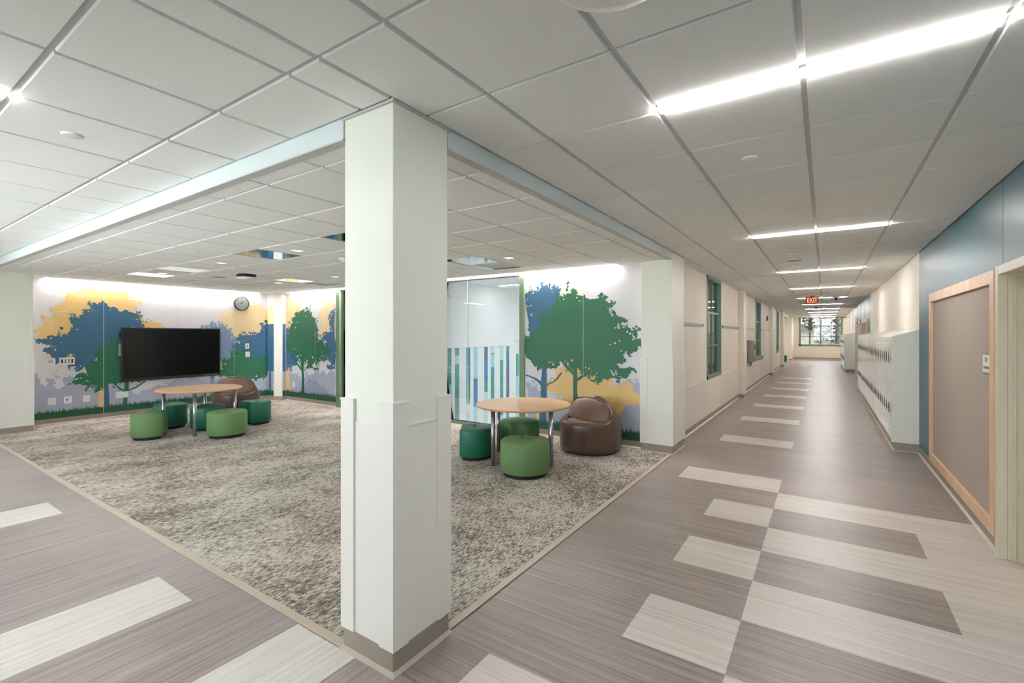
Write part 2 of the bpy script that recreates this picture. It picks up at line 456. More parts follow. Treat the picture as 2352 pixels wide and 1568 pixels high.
# left corridor: south wall with window opening, far west end, pilaster nib
mb = MB()
mb.box(-15, -9, -1.85, -1.70, 0, 2.8, 'wall_white'); mb.box(-3, 1.6, -1.85, -1.70, 0, 0.001, 'wall_white')
mb.box(-9, -3, -1.85, -1.70, 0, 0.8, 'wall_white'); mb.box(-9, -3, -1.85, -1.70, 2.5, 2.8, 'wall_white'); mb.box(-3, -1.5, -1.85, -1.70, 0, 2.8, 'wall_white')
struct(mb.build('wall_south'))
mb = MB(); mb.box(-15.1, -15, -1.8, 1.6, 0, 2.8, 'wall_white'); struct(mb.build('wall_corridor_end'))
mb = MB(); mb.box(-15, -11.0, 1.56, 1.7, 0, 2.8, 'wall_white'); struct(mb.build('wall_corridor_north'))
mb = MB(); mb.box(-1.65, -1.5, -6, -1.70, 0, 2.8, 'wall_cream'); mb.box(-1.7, -1.3, -6.12, -6, 0, 2.8, 'wall_cream'); mb.box(1.0, 1.7, -6.12, -6, 0, 2.8, 'wall_cream'); mb.box(-1.3, 1.0, -6.12, -6, 0, .8, 'wall_cream'); mb.box(-1.3, 1.0, -6.12, -6, 2.6, 2.8, 'wall_cream'); struct(mb.build('wall_behind'))
# corridor left wall with three windows
WIN = [(9.20, 10.60), (16.5, 17.95), (23.95, 25.6)]
mb = MB()
y = 6.6
for a, b in WIN + [(27.0, None)]:
    if b is None: mb.box(XW-.14, XW, y, 27.0, 0, 2.8, 'wall_cream'); break
    mb.box(XW-.14, XW, y, a, 0, 2.8, 'wall_cream'); mb.box(XW-.14, XW, a, b, 0, .76, 'wall_cream'); y = b
struct(mb.build('wall_left'))
mb = MB()
mb.box(XW-.14, XW, 27.0, 33.4, 2.60, 2.8, 'wall_cream')
mb.box(-1.95, -1.68, 33.6, YE, 0, 2.8, 'wall_cream')
mb.box(-7.5, -1.68, 33.4, 33.6, 0, 2.8, 'wall_cream')
mb.box(-7.6, -7.5, 27.0, 33.39, 0, 2.8, 'wall_cream')
mb.box(-7.6, XW-.14, 26.9, 27.0, 0, 2.8, 'wall_cream')
struct(mb.build('wall_far_lounge'))
mb = MB()
# thin wainscot reveal line
for a, b in ((6.98, 9.2), (10.6, 12.96), (13.4, 16.5), (17.95, 20.85), (21.3, 23.95)):
    mb.box(XW, XW+.006, a, b, .10, .752, 'wainscot_pink'); mb.box(XW, XW+.009, a, b, .752, .760, 'wainscot')
struct(mb.build('wall_left_wainscot'))
mb = MB(); mb.box(-7.6, XW-.1, 27.0, 33.5, 2.6, 2.7, 'ceiling_tile'); struct(mb.build('ceiling_far_lounge'))
# corridor right wall (teal / cream zones) with door opening
mb = MB()
mb.box(XR, XR+.15, 4.76, 8.30, 0, 2.8, 'teal'); mb.box(XR, XR+.15, 3.72, 4.76, 2.07, 2.8, 'teal'); mb.box(XR, XR+.15, -6, 3.72, 0, 2.8, 'teal')
mb.box(XR, XR+.15, 8.30, 16.3, 0, 2.8, 'wall_cream'); mb.box(XR, XR+.15, 16.3, 24.4, 0, 2.8, 'teal'); mb.box(XR, XR+.15, 24.4, YE, 0, 2.8, 'wall_cream')
for yy in (4.73,): mb.box(XR-.001, XR+.01, yy-.002, yy+.002, 2.08, 2.7, 'slot')
for yy in (18.6, 20.6, 22.4): mb.box(XR-.003, XR+.01, yy-.004, yy+.004, 2.08, 2.7, 'slot')
struct(mb.build('wall_right'))
# end wall
mb = MB()
W0, W1, Wz0, Wz1 = -1.40, 0.95, .84, 2.76
mb.box(-2.0, W0, YE, YE+.2, 0, 2.9, 'wall_cream'); mb.box(W1, 1.3, YE, YE+.2, 0, 2.9, 'wall_cream'); mb.box(W0, W1, YE, YE+.2, 0, Wz0, 'wall_cream'); mb.box(W0, W1, YE, YE+.2, Wz1, 2.9, 'wall_cream')
struct(mb.build('wall_end'))

# ---------------- baseboards
def baseboard(name, segs):
    mb = MB()
    for x0, x1, y0, y1, nx, ny in segs:
        mb.box(min(x0, x1+nx*.006 if nx else x0), max(x1, x0+nx*.006 if nx else x1), min(y0, y0+ny*.006), max(y1, y1+ny*.006), 0, .10, 'base')
        # cove toe
        if nx: 
            xx = x0 if nx > 0 else x1
            mb.prism([(xx, 0), (xx+nx*.022, 0), (xx+nx*.022, .004), (xx+nx*.006, .020), (xx, .020)], y0, y1, 'base_toe', 'y')
        else:
            yy = y0 if ny > 0 else y1
            mb.prism([(yy, 0), (yy+ny*.022, 0), (yy+ny*.022, .004), (yy+ny*.006, .020), (yy, .020)], x0, x1, 'base_toe', 'x')
    return struct(mb.build(name))
baseboard('baseboard_left', [(XW, XW, a, b, 1, 0) for a, b in ((6.98, 12.96), (13.4, 20.85), (21.3, 26.6))] + [(-1.68, -1.68, 33.4, YE, 1, 0)])
baseboard('baseboard_right', [(XR, XR, 4.80, 8.30, -1, 0), (XR, XR, 16.3, 24.0, -1, 0), (XR, XR, 30, YE, -1, 0)])
baseboard('baseboard_end', [(-1.68, XR, YE, YE, 0, -1)])
baseboard('baseboard_west', [(-11.45, -11.45, 2.04, 6.28, 1, 0)])
baseboard('baseboard_north', [(-10.95, -8.94, 6.47, 6.47, 0, -1), (-4.06, -2.10, 6.47, 6.47, 0, -1)])

# ---------------- windows
def window_unit(name, axis, fixed, a0, a1, z0, z1, depth, fw, cols, rows, mull, fm, gm, glassname, mw=.02, dark='frame_green'):
    """axis 'y': window in a wall plane x=fixed, spanning a0..a1 in y. depth: signed setback of the glass"""
    def B(mb, a, b, c, d, e, f, m):   # along, normal, z
        if axis == 'y': mb.box(min(c, d)+fixed, max(c, d)+fixed, a, b, e, f, m)
        else: mb.box(a, b, min(c, d)+fixed, max(c, d)+fixed, e, f, m)
    mb = MB(); s = 1 if depth > 0 else -1
    fr = (-s*.012, depth+s*.03)
    B(mb, a0, a0+fw, *fr, z0, z1, fm); B(mb, a1-fw, a1, *fr, z0, z1, fm); B(mb, a0, a1, *fr, z0, z0+fw, fm); B(mb, a0, a1, *fr, z1-fw, z1, fm)
    root = mb.build(name); struct(root)
    span = (a1-a0-2*fw)
    mbm = MB()
    n = len(mull)
    ints = []
    lo = a0+fw
    for mm in mull: 
        B(mbm, mm-fw*.4, mm+fw*.4, depth-s*.05, depth+s*.02, z0+fw, z1-fw, fm); ints.append((lo, mm-fw*.4)); lo = mm+fw*.4
    ints.append((lo, a1-fw))
    for p, q in ints:
        for k in range(1, cols):
            t = p+(q-p)*k/cols; B(mbm, t-mw/2, t+mw/2, depth-s*.02, depth+s*.015, z0+fw, z1-fw, dark)
        for zz in rows: B(mbm, p, q, depth-s*.02, depth+s*.015, zz-mw/2, zz+mw/2, dark)
    mbm.build('muntins', root)
    g = MB(); B(g, a0+fw, a1-fw, depth-.003, depth+.003, z0+fw, z1-fw, glassname); g.build('pane', root)
    return root
for k, (a, b) in enumerate(WIN):
    window_unit('window_%d' % (k+1), 'y', XW, a, b, .76, 2.70, -.055, .06, 2, [1.38, 2.02], [], 'frame_green', 'glass_green', 'glass_green', .035)
window_unit('window_4', 'x', YE, W0, W1, Wz0, Wz1, .12, .11, 2, [1.46, 2.14], [-.21], 'frame_green', 'glass_clear', 'glass_clear', .03, 'bezel')
window_unit('window_5', 'x', -1.70, -9, -3, .8, 2.5, -.10, .07, 2, [1.65], [-7, -5], 'frame_green', 'glass_clear', 'glass_clear', .03)
window_unit('window_7', 'x', -6, -1.3, 1.0, .8, 2.6, -.08, .07, 2, [1.46, 2.0], [-.15], 'frame_green', 'glass_clear', 'glass_clear', .03)  # window added behind the camera so sunlight bounces onto the ceiling
# lounge glass partition
mb = MB()
mb.box(-8.94, -8.83, 6.43, 6.56, 0, 2.60, 'frame_olive'); mb.box(-4.145, -4.06, 6.43, 6.56, 0, 2.62, 'frame_olive')
mb.box(-8.83, -4.145, 6.43, 6.56, 0, .05, 'frame_olive')
root = struct(mb.build('window_6'))
mb = MB(); mb.box(-8.83, -4.145, 6.46, 6.52, 2.555, 2.572, 'black'); mb.box(-8.83, -4.145, 6.47, 6.50, .05, .058, 'black'); mb.build('channel', root)
for x0, x1 in ((-8.825, -7.075), (-7.065, -5.275), (-5.265, -4.15)):
    mb = MB(); mb.box(x0, x1, 6.485, 6.497, .055, 2.558, 'glass_clear'); mb.build('pane', root)
mb = MB()
for x in (-7.07, -5.27): mb.box(x-.004, x+.004, 6.484, 6.498, .055, 2.558, 'white_plastic')
mb.build('glass_joint', root)

# ---------------- hall seen through the glass
HX0, HX1, HY0, HY1, HZ0, HZ1 = -9.4, -1.95, 6.60, 25.0, -2.2, 3.22
mb = MB()
mb.box(HX0-.1, HX0, HY0, HY1, HZ0, HZ1+.1, 'wall_white'); struct(mb.build('wall_hall_west'))
mb = MB(); mb.box(HX0, HX1+.1, HY1, HY1+.1, HZ0, HZ1+.1, 'wall_white'); struct(mb.build('wall_hall_north'))
mb = MB(); mb.box(HX1-.02, HX1, HY0, HY1, HZ0, 0.0, 'wall_white'); mb.box(HX1-.02, HX1, HY0, HY1, 2.80, HZ1+.1, 'wall_white')
mb.box(HX0, HX1, HY0-.02, HY0, HZ0, -0.02, 'wall_white'); mb.box(HX0, HX1, HY0-.02, HY0, 2.9, HZ1+.1, 'wall_white'); struct(mb.build('wall_hall_south'))
mb = MB(); mb.box(HX0, HX1, HY0, HY1, HZ0-.1, HZ0, 'hall_floor'); struct(mb.build('floor_hall'))
mb = MB(); mb.box(HX0, HX1, HY0, HY1, HZ1, HZ1+.1, 'ceiling_tile'); struct(mb.build('ceiling_hall'))
STRIPES = [
 (10.60, 10.77, [(1.18, 1.11, 'steel'), (1.11, .423, 'green'), (.423, .092, 'steel'), (.092, -1.9, 'aqua')]),
 (10.94, 11.135, [(1.18, .952, 'green'), (.952, .68, 'pale'), (.68, -.071, 'green'), (-.071, -.258, 'steel'), (-.258, -1.9, 'green')]),
 (11.49, 11.68, [(1.18, .57, 'blue'), (.555, .07, 'steel'), (.07, -.482, 'green'), (-.482, -.613, 'olive'), (-.888, -1.9, 'pale')]),
 (11.856, 12.053, [(1.18, .177, 'aqua'), (.177, .058, 'slate'), (.058, -.722, 'blue'), (-.722, -1.9, 'aqua')]),
 (12.415, 12.604, [(1.18, .703, 'slate'), (.703, .092, 'blue'), (.092, -.315, 'green'), (-.315, -1.9, 'pale')]),
 (12.791, 12.984, [(1.18, .976, 'pale'), (.976, .907, 'olive'), (.907, .488, 'aqua'), (.488, -.582, 'green'), (-.582, -1.9, 'pale')]),
 (13.336, 13.514, [(1.18, .702, 'pale'), (.702, -.536, 'green'), (-.536, -1.219, 'blue'), (-1.219, -1.9, 'aqua')]),
 (13.711, 13.889, [(1.18, .946, 'green'), (.946, .467, 'steel'), (.467, -.631, 'slate'), (-.631, -1.9, 'green')]),
 (14.336, 14.521, [(.897, .084, 'green'), (.084, -.678, 'aqua'), (-.678, -1.9, 'pale')]),
 (14.709, 14.89, [(1.18, -.167, 'blue'), (-.167, -.486, 'green'), (-.486, -.623, 'olive'), (-.623, -1.9, 'steel')]),
]
mb = MB()
mb.box(-9.40, -9.385, 6.65, 20.0, -2.1, 1.19, 'white_plastic'); mb.box(-9.40, -9.36, 6.65, 20.0, 1.19, 1.215, 'wainscot')
random.seed(3)
extra = [(y, y+.19, None) for y in (7.0, 7.5, 8.0, 8.45, 9.0, 9.5, 9.95, 15.3, 15.8, 16.4, 17.0, 17.5, 18.1, 18.7, 19.2)]
for y0, y1, seg in STRIPES+extra:
    if seg is None:
        seg = []; z = 1.18
        while z > -1.9:
            z2 = max(-1.9, z-random.uniform(.15, .9)); seg.append((z, z2, random.choice(['green', 'steel', 'aqua', 'pale', 'blue', 'slate', 'olive', 'green', 'aqua']))); z = z2
    for za, zb, c in seg: mb.box(-9.386, -9.380, y0, y1, zb, za, 'stripe_'+c)
tag(mb.build('striped_wall_panel'), 'white wainscot panelling with vertical blue, green and aqua stripes seen through the glass partition', 'wall panel')
def f(mb):
    mb.prism([(0, -.14), (.14, -.02), (.12, .16), (0, .16)], -.16, .16, 'white_plastic', 'y'); mb.box(0, .01, -.2, .2, -.2, .2, 'grey_plastic')
o = one('wall_sconce', lambda mb: (mb.prism([(-.14, -.20), (.0, -.30), (.16, .2), (-.16, .2)], .0, .16, 'white_plastic', 'x')), (-9.40, 14.45, 1.62), 'small white wedge-shaped fixture high on the striped wall behind the glass', 'wall fixture')

# ================================================================== MURALS
def rough_poly(pts, amp, levels, rnd, lim=None):
    p = [Vector((a, b)) for a, b in pts]
    for l in range(levels):
        q = []
        for i in range(len(p)):
            a, b = p[i], p[(i+1) % len(p)]
            q.append(a); d = b-a
            edge = lim and any(abs(a.x-u) < 1e-5 and abs(b.x-u) < 1e-5 for u in lim)
            if d.length > .025 and not edge:
                n = Vector((-d.y, d.x)).normalized()
                q.append((a+b)/2 + n*rnd.uniform(-1, 1)*min(amp, d.length*.32))
        p = q; amp *= .62
    if lim:
        for v in p: v.x = min(max(v.x, lim[0]), lim[1])
    return p
def inside(pt, poly):
    c = False; n = len(poly); x, y = pt
    for i in range(n):
        x1, y1 = poly[i]; x2, y2 = poly[(i+1) % n]
        if (y1 > y) != (y2 > y) and x < (x2-x1)*(y-y1)/(y2-y1)+x1: c = not c
    return c
def mural(name, label, shapes, to3, ground, u0, u1, zt, seed, clip=None):
    """shapes: (kind, [(u,z)...]) ; to3(u,z,layer)->xyz"""
    rnd = random.Random(seed); mb = MB(); bm = mb.bm
    def poly(pts, m, layer):
        pts = [Vector((min(max(p[0], u0), u1), min(max(p[1], .101), zt))) for p in pts]; layer = layer+rnd.uniform(0, .42)
        vs = [bm.verts.new(to3(p[0], p[1], layer)) for p in pts]
        tris = tessellate_polygon([[Vector((p[0], p[1], 0)) for p in pts]])
        fs = []
        for t in tris:
            try: fs.append(bm.faces.new([vs[i] for i in t]))
            except ValueError: pass
        mb.faces(fs, m)
    def leaf(c, r, m, layer):
        n = rnd.randint(5, 8); a0 = rnd.uniform(0, 6.28); e = rnd.uniform(.45, 1)
        pts = []
        for k in range(n):
            t = k/n*2*PI; rr = r*rnd.uniform(.6, 1.15); x, y = rr*math.cos(t), rr*e*math.sin(t)
            pts.append(Vector((c[0]+x*math.cos(a0)-y*math.sin(a0), c[1]+x*math.sin(a0)+y*math.cos(a0))))
        if min(p.x for p in pts) < u0 or max(p.x for p in pts) > u1: return
        poly(pts, m, layer)
    shapes = sorted(shapes, key=lambda t: {'yel': 0, 'yel2': 0, 'yelp': 0, 'lav': 1, 'mid0': 1, 'mid': 2, 'midt': 2}.get(t[0], 3 if t[0].startswith('yelt') else (4 if t[0].startswith('blue') else 5)))
    if ('broad' in label): shapes = sorted(shapes, key=lambda t: 1.5 if t[0] == 'yel' else {'yelp': 0, 'lav': 1}.get(t[0], 2 if t[0].startswith('yelt') else (4 if t[0].startswith('blue') else 5)))
    for L, (k, pts) in enumerate(shapes):
        pts = [(min(max(a, u0), u1), b) for a, b in pts]; pts = [p for i, p in enumerate(pts) if p != pts[i-1]]
        base = k
        for suf in ('trunk', 'b', 't'):
            if base not in ('mid', 'mid0') and base.endswith(suf) and base[:-len(suf)] in ('yel', 'green', 'blue', 'mid'): base = base[:-len(suf)]; break
        m = 'mural_'+base; crown = (base == k)
        if not crown:
            poly(rough_poly(pts, .008, 2, rnd), m, L); continue
        soft = k in ('lav', 'mid0', 'yelp')
        def area(q): return abs(sum(q[i][0]*q[(i+1) % len(q)][1]-q[(i+1) % len(q)][0]*q[i][1] for i in range(len(q))))/2
        for amp in (.07, .07, .06, .06, .05, .05, .04, .04, .03, .03, .02, .01):
            rp = rough_poly(pts, amp, 4, rnd, (u0, u1))
            q3 = [Vector((p[0], p[1], 0)) for p in rp]
            ta = sum(area([rp[i] for i in t]) for t in tessellate_polygon([q3]))
            if abs(ta/area(rp)-1) < .01: break
        poly(rp, m, L)
        us = [p[0] for p in pts]; zs = [p[1] for p in pts]
        lo_c, hi_c = min(zs), max(zs)
        n = len(rp); per = sum((rp[i]-rp[(i+1) % n]).length for i in range(n))
        cen = Vector((sum(us)/len(us), sum(zs)/len(zs)))
        cnt = int(per*(7 if not soft else 2.2))
        for _ in range(cnt):
            i = rnd.randrange(n); c = rp[i].copy(); out = (c-cen).normalized()
            if soft and c.y < .35: continue
            d = (out+Vector((rnd.gauss(0, .7), rnd.gauss(0, .7)))).normalized(); ln = abs(rnd.gauss(0, .045))+.015
            for q in range(rnd.randint(3, 7)):
                leaf(c+d*ln*q/4+Vector((rnd.gauss(0, .014), rnd.gauss(0, .014))), rnd.uniform(.010, .030), m, L)
        if not soft:
            for _ in range(int(per*5)):
                i = rnd.randrange(n); c = rp[i]+(cen-rp[i])*abs(rnd.gauss(0, .16))
                if not inside(c, rp): continue
                g = 'mural_ground_print'
                for kk, pp in reversed(shapes[:L]):
                    if inside(c, pp):
                        kb = kk if 'mural_'+kk in MATS else ('yel' if kk.startswith('yel') else 'blue'); g = 'mural_'+kb; break
                for q in range(rnd.randint(1, 5)):
                    leaf(c+Vector((rnd.gauss(0, .03), rnd.gauss(0, .018))), rnd.uniform(.006, .022), g, L+.5)
    # grass band with blades
    L = len(shapes)+1
    u = u0; top = []
    while u < u1:
        top.append((u, .205+rnd.uniform(-.008, .012))); top.append((min(u1, u+.007), .205+rnd.uniform(.015, .085))); u += .020
    poly([(u0, .101)]+top+[(u1, .2), (u1, .101)], 'mural_grass', L)
    # printed panel joints
    for j in clip or []:
        poly([(j-.003, .101), (j+.003, .101), (j+.003, zt), (j-.003, zt)], 'mural_joint', L+1)
    return tag(mb.build(name), label, 'mural')
mat('mural_ground_print', (226, 224, 228), 0.5)
MTV=[
('yel',[(2.17,1.67),(2.27,1.73),(2.34,1.8),(2.32,1.91),(2.45,1.93),(2.51,1.91),(2.48,1.98),(2.39,2.01),(2.4,2.05),(2.51,2.08),(2.47,2.13),(2.58,2.29),(2.59,2.37),(2.75,2.42),(2.91,2.46),(3.03,2.52),(3.28,2.52),(3.39,2.48),(3.47,2.37),(3.5,2.29),(3.65,2.25),(3.67,2.18),(3.56,2.1),(3.68,1.97),(3.77,1.86),(3.89,1.89),(4.01,1.81),(4.1,1.75),(4.03,1.61),(3.41,1.47),(2.87,1.06),(2.64,1.1),(2.36,1.21),(2.34,1.48),(2.22,1.57),(2.25,1.63)]),
('yeltrunk',[(3.04,0.18),(3.05,0.53),(3.1,0.6),(3.13,0.6),(3.13,0.17)]),
('yel2',[(5.21,1.96),(5.27,2.08),(5.47,2.16),(5.73,2.27),(5.97,2.35),(6.15,2.23),(6.28,2.22),(6.39,2.28),(6.39,1.64),(6.03,1.58),(5.58,1.46),(5.44,1.52),(5.33,1.73)]),
('lav',[(2.17,0.18),(2.17,0.93),(2.22,0.9),(2.25,0.78),(2.33,0.67),(2.33,0.78),(2.35,0.83),(2.45,0.83),(2.4,0.69),(2.45,0.62),(2.54,0.65),(2.54,0.78),(2.75,0.77),(2.91,0.76),(3.24,0.69),(3.54,0.64),(3.65,0.4),(3.77,0.43),(3.89,0.4),(3.93,0.52),(4.03,0.54),(4.29,0.58),(4.29,0.11)]),
('lav',[(3.4,0.38),(3.54,0.42),(3.69,0.39),(3.79,0.47),(4.15,0.42),(4.12,0.59),(4.31,0.65),(4.5,0.6),(4.75,0.64),(5.14,0.57),(5.22,0.62),(5.55,0.53),(6.09,0.55),(6.39,0.46),(6.39,0.05),(3.4,0.21)]),
('mid',[(4.75,1.69),(4.8,1.8),(4.9,1.81),(5.01,1.87),(5.19,1.84),(5.36,1.7),(5.55,1.52),(5.6,1.4),(5.53,1.25),(5.44,1.04),(5.22,1.0),(4.75,1.02)]),
('midt',[(4.95,0.21),(5.01,0.38),(4.99,0.72),(5.08,0.71),(5.04,0.37),(5.06,0.2)]),
('blue',[(2.21,1.5),(2.33,1.51),(2.38,1.59),(2.51,1.59),(2.62,1.58),(2.59,1.63),(2.65,1.73),(2.71,1.73),(2.65,1.83),(2.64,1.87),(2.69,1.94),(2.83,1.97),(2.83,2.03),(2.91,2.14),(3.03,2.16),(3.11,2.16),(3.12,2.23),(3.17,2.19),(3.18,2.14),(3.31,2.13),(3.34,2.06),(3.5,2.07),(3.62,2.02),(3.68,1.97),(3.71,1.87),(3.77,1.77),(3.79,1.63),(3.45,1.47),(3.41,1.25),(3.24,1.07),(3.03,1.03),(2.93,1.01),(2.75,0.95),(2.62,1.02),(2.69,1.1),(2.67,1.22),(2.6,1.21),(2.52,1.05),(2.45,1.11),(2.43,1.18),(2.36,1.26),(2.28,1.3),(2.33,1.35),(2.4,1.37),(2.34,1.42),(2.27,1.45)]),
('bluet',[(3.13,0.19),(3.13,0.68),(3.03,1.03),(3.07,1.08),(3.17,0.78),(3.2,0.54),(3.21,0.19)]),
('blue',[(5.44,1.34),(5.58,1.37),(5.61,1.61),(5.79,1.59),(5.94,1.65),(6.08,1.64),(6.06,1.86),(6.15,1.83),(6.28,1.97),(6.39,1.99),(6.39,0.81),(6.15,0.89),(5.85,0.97),(5.55,1.1)]),
('green',[(2.68,0.75),(2.72,0.84),(2.79,0.89),(2.91,0.83),(2.85,1.0),(2.95,1.02),(3.03,1.08),(3.03,1.21),(3.07,1.33),(3.19,1.36),(3.24,1.47),(3.32,1.52),(3.45,1.5),(3.68,1.47),(3.79,1.18),(3.79,0.73),(3.68,0.63),(3.41,0.65),(3.28,0.64),(3.15,0.6),(3.03,0.53),(2.99,0.52),(3.03,0.59),(2.91,0.66),(2.75,0.68)]),
('greent',[(3.41,0.16),(3.43,0.49),(3.44,0.68),(3.51,0.67),(3.5,0.48),(3.49,0.17)]),
('greenb',[(3.44,0.47),(3.36,0.52),(3.25,0.67),(3.27,0.68),(3.38,0.55),(3.44,0.51)]),
('greenb',[(3.5,0.5),(3.61,0.55),(3.76,0.66),(3.79,0.65),(3.65,0.54),(3.5,0.48)]),
('green',[(5.19,0.97),(5.44,1.1),(5.55,1.24),(5.73,1.18),(5.88,1.21),(5.94,1.08),(6.15,1.05),(6.31,0.91),(6.38,0.78),(6.28,0.63),(6.09,0.55),(5.79,0.54),(5.44,0.63),(5.25,0.67),(5.19,0.77)]),
('greenb',[(5.67,0.57),(5.55,0.68),(5.7,0.61),(5.77,0.55)]),
]
MW1=[
('yel2',[(-10.93,2.55),(-10.65,2.46),(-10.44,2.35),(-10.3,2.19),(-10.61,1.82),(-10.93,1.66)]),
('yelt',[(-10.93,0.17),(-10.93,0.81),(-10.81,0.81),(-10.78,0.18)]),
('yel2',[(-9.62,2.07),(-9.43,2.24),(-9.13,2.32),(-9.02,2.28),(-9.02,1.8),(-9.43,1.54),(-9.68,1.58),(-9.49,1.88)]),
('lav',[(-10.93,0.2),(-10.93,0.72),(-10.65,0.64),(-10.41,0.59),(-10.17,0.58),(-10.07,0.7),(-9.87,0.69),(-9.68,0.76),(-9.46,0.81),(-9.37,0.7),(-9.02,0.73),(-9.02,0.21)]),
('mid0',[(-10.14,0.19),(-10.41,0.27),(-10.34,0.43),(-10.14,0.41),(-10.01,0.57),(-9.75,0.51),(-9.43,0.41),(-9.19,0.24)]),
('blue',[(-10.93,1.74),(-10.75,1.7),(-10.65,1.54),(-10.65,1.14),(-10.37,0.94),(-10.51,0.84),(-10.75,0.75),(-10.93,0.76)]),
('blue',[(-9.56,1.56),(-9.4,1.54),(-9.37,1.65),(-9.22,1.62),(-9.16,1.73),(-9.23,1.84),(-9.2,2.04),(-9.02,2.13),(-9.02,0.84),(-9.31,0.85),(-9.16,0.93),(-9.31,1.09),(-9.43,1.31),(-9.31,1.43)]),
('green',[(-10.93,1.46),(-10.79,1.38),(-10.75,1.74),(-10.61,1.86),(-10.65,1.98),(-10.51,2.14),(-10.3,2.15),(-10.22,2.18),(-10.14,2.13),(-9.94,2.12),(-9.91,2.0),(-9.71,1.87),(-9.68,1.71),(-9.68,1.54),(-9.49,1.5),(-9.43,1.41),(-9.31,1.35),(-9.28,1.17),(-9.31,1.05),(-9.49,0.99),(-9.65,0.95),(-9.87,0.88),(-9.62,0.8),(-9.87,0.81),(-10.01,0.82),(-10.07,0.99),(-10.3,0.95),(-10.61,1.14),(-10.79,1.17),(-10.93,1.25)]),
('greent',[(-10.3,0.16),(-10.27,0.55),(-10.3,0.83),(-10.3,0.95),(-10.19,0.95),(-10.21,0.75),(-10.18,0.56),(-10.17,0.17)]),
('greenb',[(-10.29,0.74),(-10.61,0.96),(-10.79,1.13),(-10.72,1.14),(-10.51,0.94),(-10.27,0.79)]),
('greenb',[(-10.2,0.74),(-9.94,1.0),(-9.89,0.99),(-10.01,0.86),(-10.19,0.73)]),
]
MW2=[
('yelp',[(-4.04,2.42),(-3.83,2.55),(-3.14,2.44),(-3.06,2.36),(-3.09,2.03),(-4.04,2.11)]),
('lav',[(-4.04,0.8),(-3.94,0.81),(-3.83,0.73),(-3.77,0.56),(-3.38,0.59),(-3.01,0.6),(-2.52,0.66),(-2.4,0.83),(-2.33,0.96),(-2.24,0.92),(-2.15,0.97),(-2.11,0.91),(-2.11,0.2),(-4.04,0.09)]),
('yel',[(-3.71,0.67),(-3.65,0.82),(-3.49,0.93),(-3.43,1.07),(-3.27,1.24),(-3.14,1.26),(-3.01,1.09),(-2.76,1.19),(-2.57,0.97),(-2.4,0.89),(-2.29,0.9),(-2.24,0.77),(-2.13,0.69),(-2.15,0.6),(-2.4,0.54),(-2.5,0.44),(-2.76,0.53),(-3.27,0.53),(-3.38,0.64),(-3.49,0.64)]),
('yelt',[(-3.85,0.18),(-3.83,0.44),(-3.75,0.44),(-3.77,0.19)]),
('blue',[(-4.05,2.19),(-4.01,2.29),(-3.94,2.31),(-3.77,2.33),(-3.74,2.39),(-3.68,2.33),(-3.63,2.41),(-3.57,2.31),(-3.49,2.35),(-3.42,2.28),(-3.43,2.21),(-3.38,1.8),(-3.41,1.46),(-3.54,1.22),(-3.71,1.16),(-3.94,1.2),(-4.05,1.3)]),
('bluet',[(-3.8,0.14),(-3.76,0.57),(-3.76,0.81),(-3.73,1.09),(-3.65,1.09),(-3.65,0.82),(-3.66,0.57),(-3.67,0.15)]),
('blueb',[(-3.75,0.78),(-3.88,0.88),(-4.04,0.92),(-4.04,0.95),(-3.87,0.91),(-3.75,0.84)]),
('blueb',[(-3.66,0.81),(-3.54,0.86),(-3.39,1.02),(-3.38,0.99),(-3.52,0.85),(-3.65,0.78)]),
('green',[(-4.05,1.58),(-3.91,1.63),(-3.8,1.73),(-3.68,1.85),(-3.75,1.93),(-3.57,2.0),(-3.49,2.12),(-3.43,2.19),(-3.22,2.22),(-3.21,2.29),(-3.14,2.27),(-3.14,2.21),(-2.99,2.2),(-2.95,2.14),(-2.81,2.13),(-2.64,2.08),(-2.56,2.03),(-2.57,1.97),(-2.45,1.85),(-2.36,1.78),(-2.43,1.74),(-2.38,1.68),(-2.29,1.69),(-2.29,1.6),(-2.2,1.54),(-2.09,1.49),(-2.19,1.43),(-2.2,1.36),(-2.36,1.36),(-2.4,1.32),(-2.4,1.2),(-2.5,1.18),(-2.43,1.11),(-2.3,1.15),(-2.32,1.01),(-2.45,1.0),(-2.62,0.94),(-2.76,0.91),(-2.88,0.89),(-2.91,0.93),(-2.79,0.98),(-2.94,0.98),(-3.04,1.02),(-3.22,1.08),(-3.33,1.22),(-3.43,1.17),(-3.54,1.07),(-3.68,1.04),(-3.83,1.08),(-4.05,1.2)]),
('greent',[(-3.19,0.57),(-3.19,0.85),(-3.2,1.32),(-3.11,1.32),(-3.12,0.85),(-3.11,0.58)]),
('greenb',[(-3.18,0.97),(-3.33,1.1),(-3.43,1.22),(-3.38,1.21),(-3.27,1.1),(-3.17,1.02)]),
('greenb',[(-3.13,0.92),(-2.94,1.06),(-2.76,1.24),(-2.74,1.23),(-2.91,1.02),(-3.12,0.89)]),
]

mural('wall_mural', 'tree silhouette mural in blue, green and yellow on the wall behind the screen', MTV,
      lambda u, z, l: (-11.447+l*.0006, u, z), None, 2.05, 6.28, 2.58, 11, [3.12, 4.34, 5.50])
mural('wall_mural', 'tree silhouette mural with one upright green tree between corner column and glass partition', MW1,
      lambda u, z, l: (u, 6.467-l*.0006, z), None, -10.93, -8.945, 2.58, 5, [-9.75])
mural('wall_mural', 'tree silhouette mural with a broad green tree, right of the glass partition', MW2,
      lambda u, z, l: (u, 6.467-l*.0006, z), None, -4.055, -2.105, 2.58, 9, [-3.02])

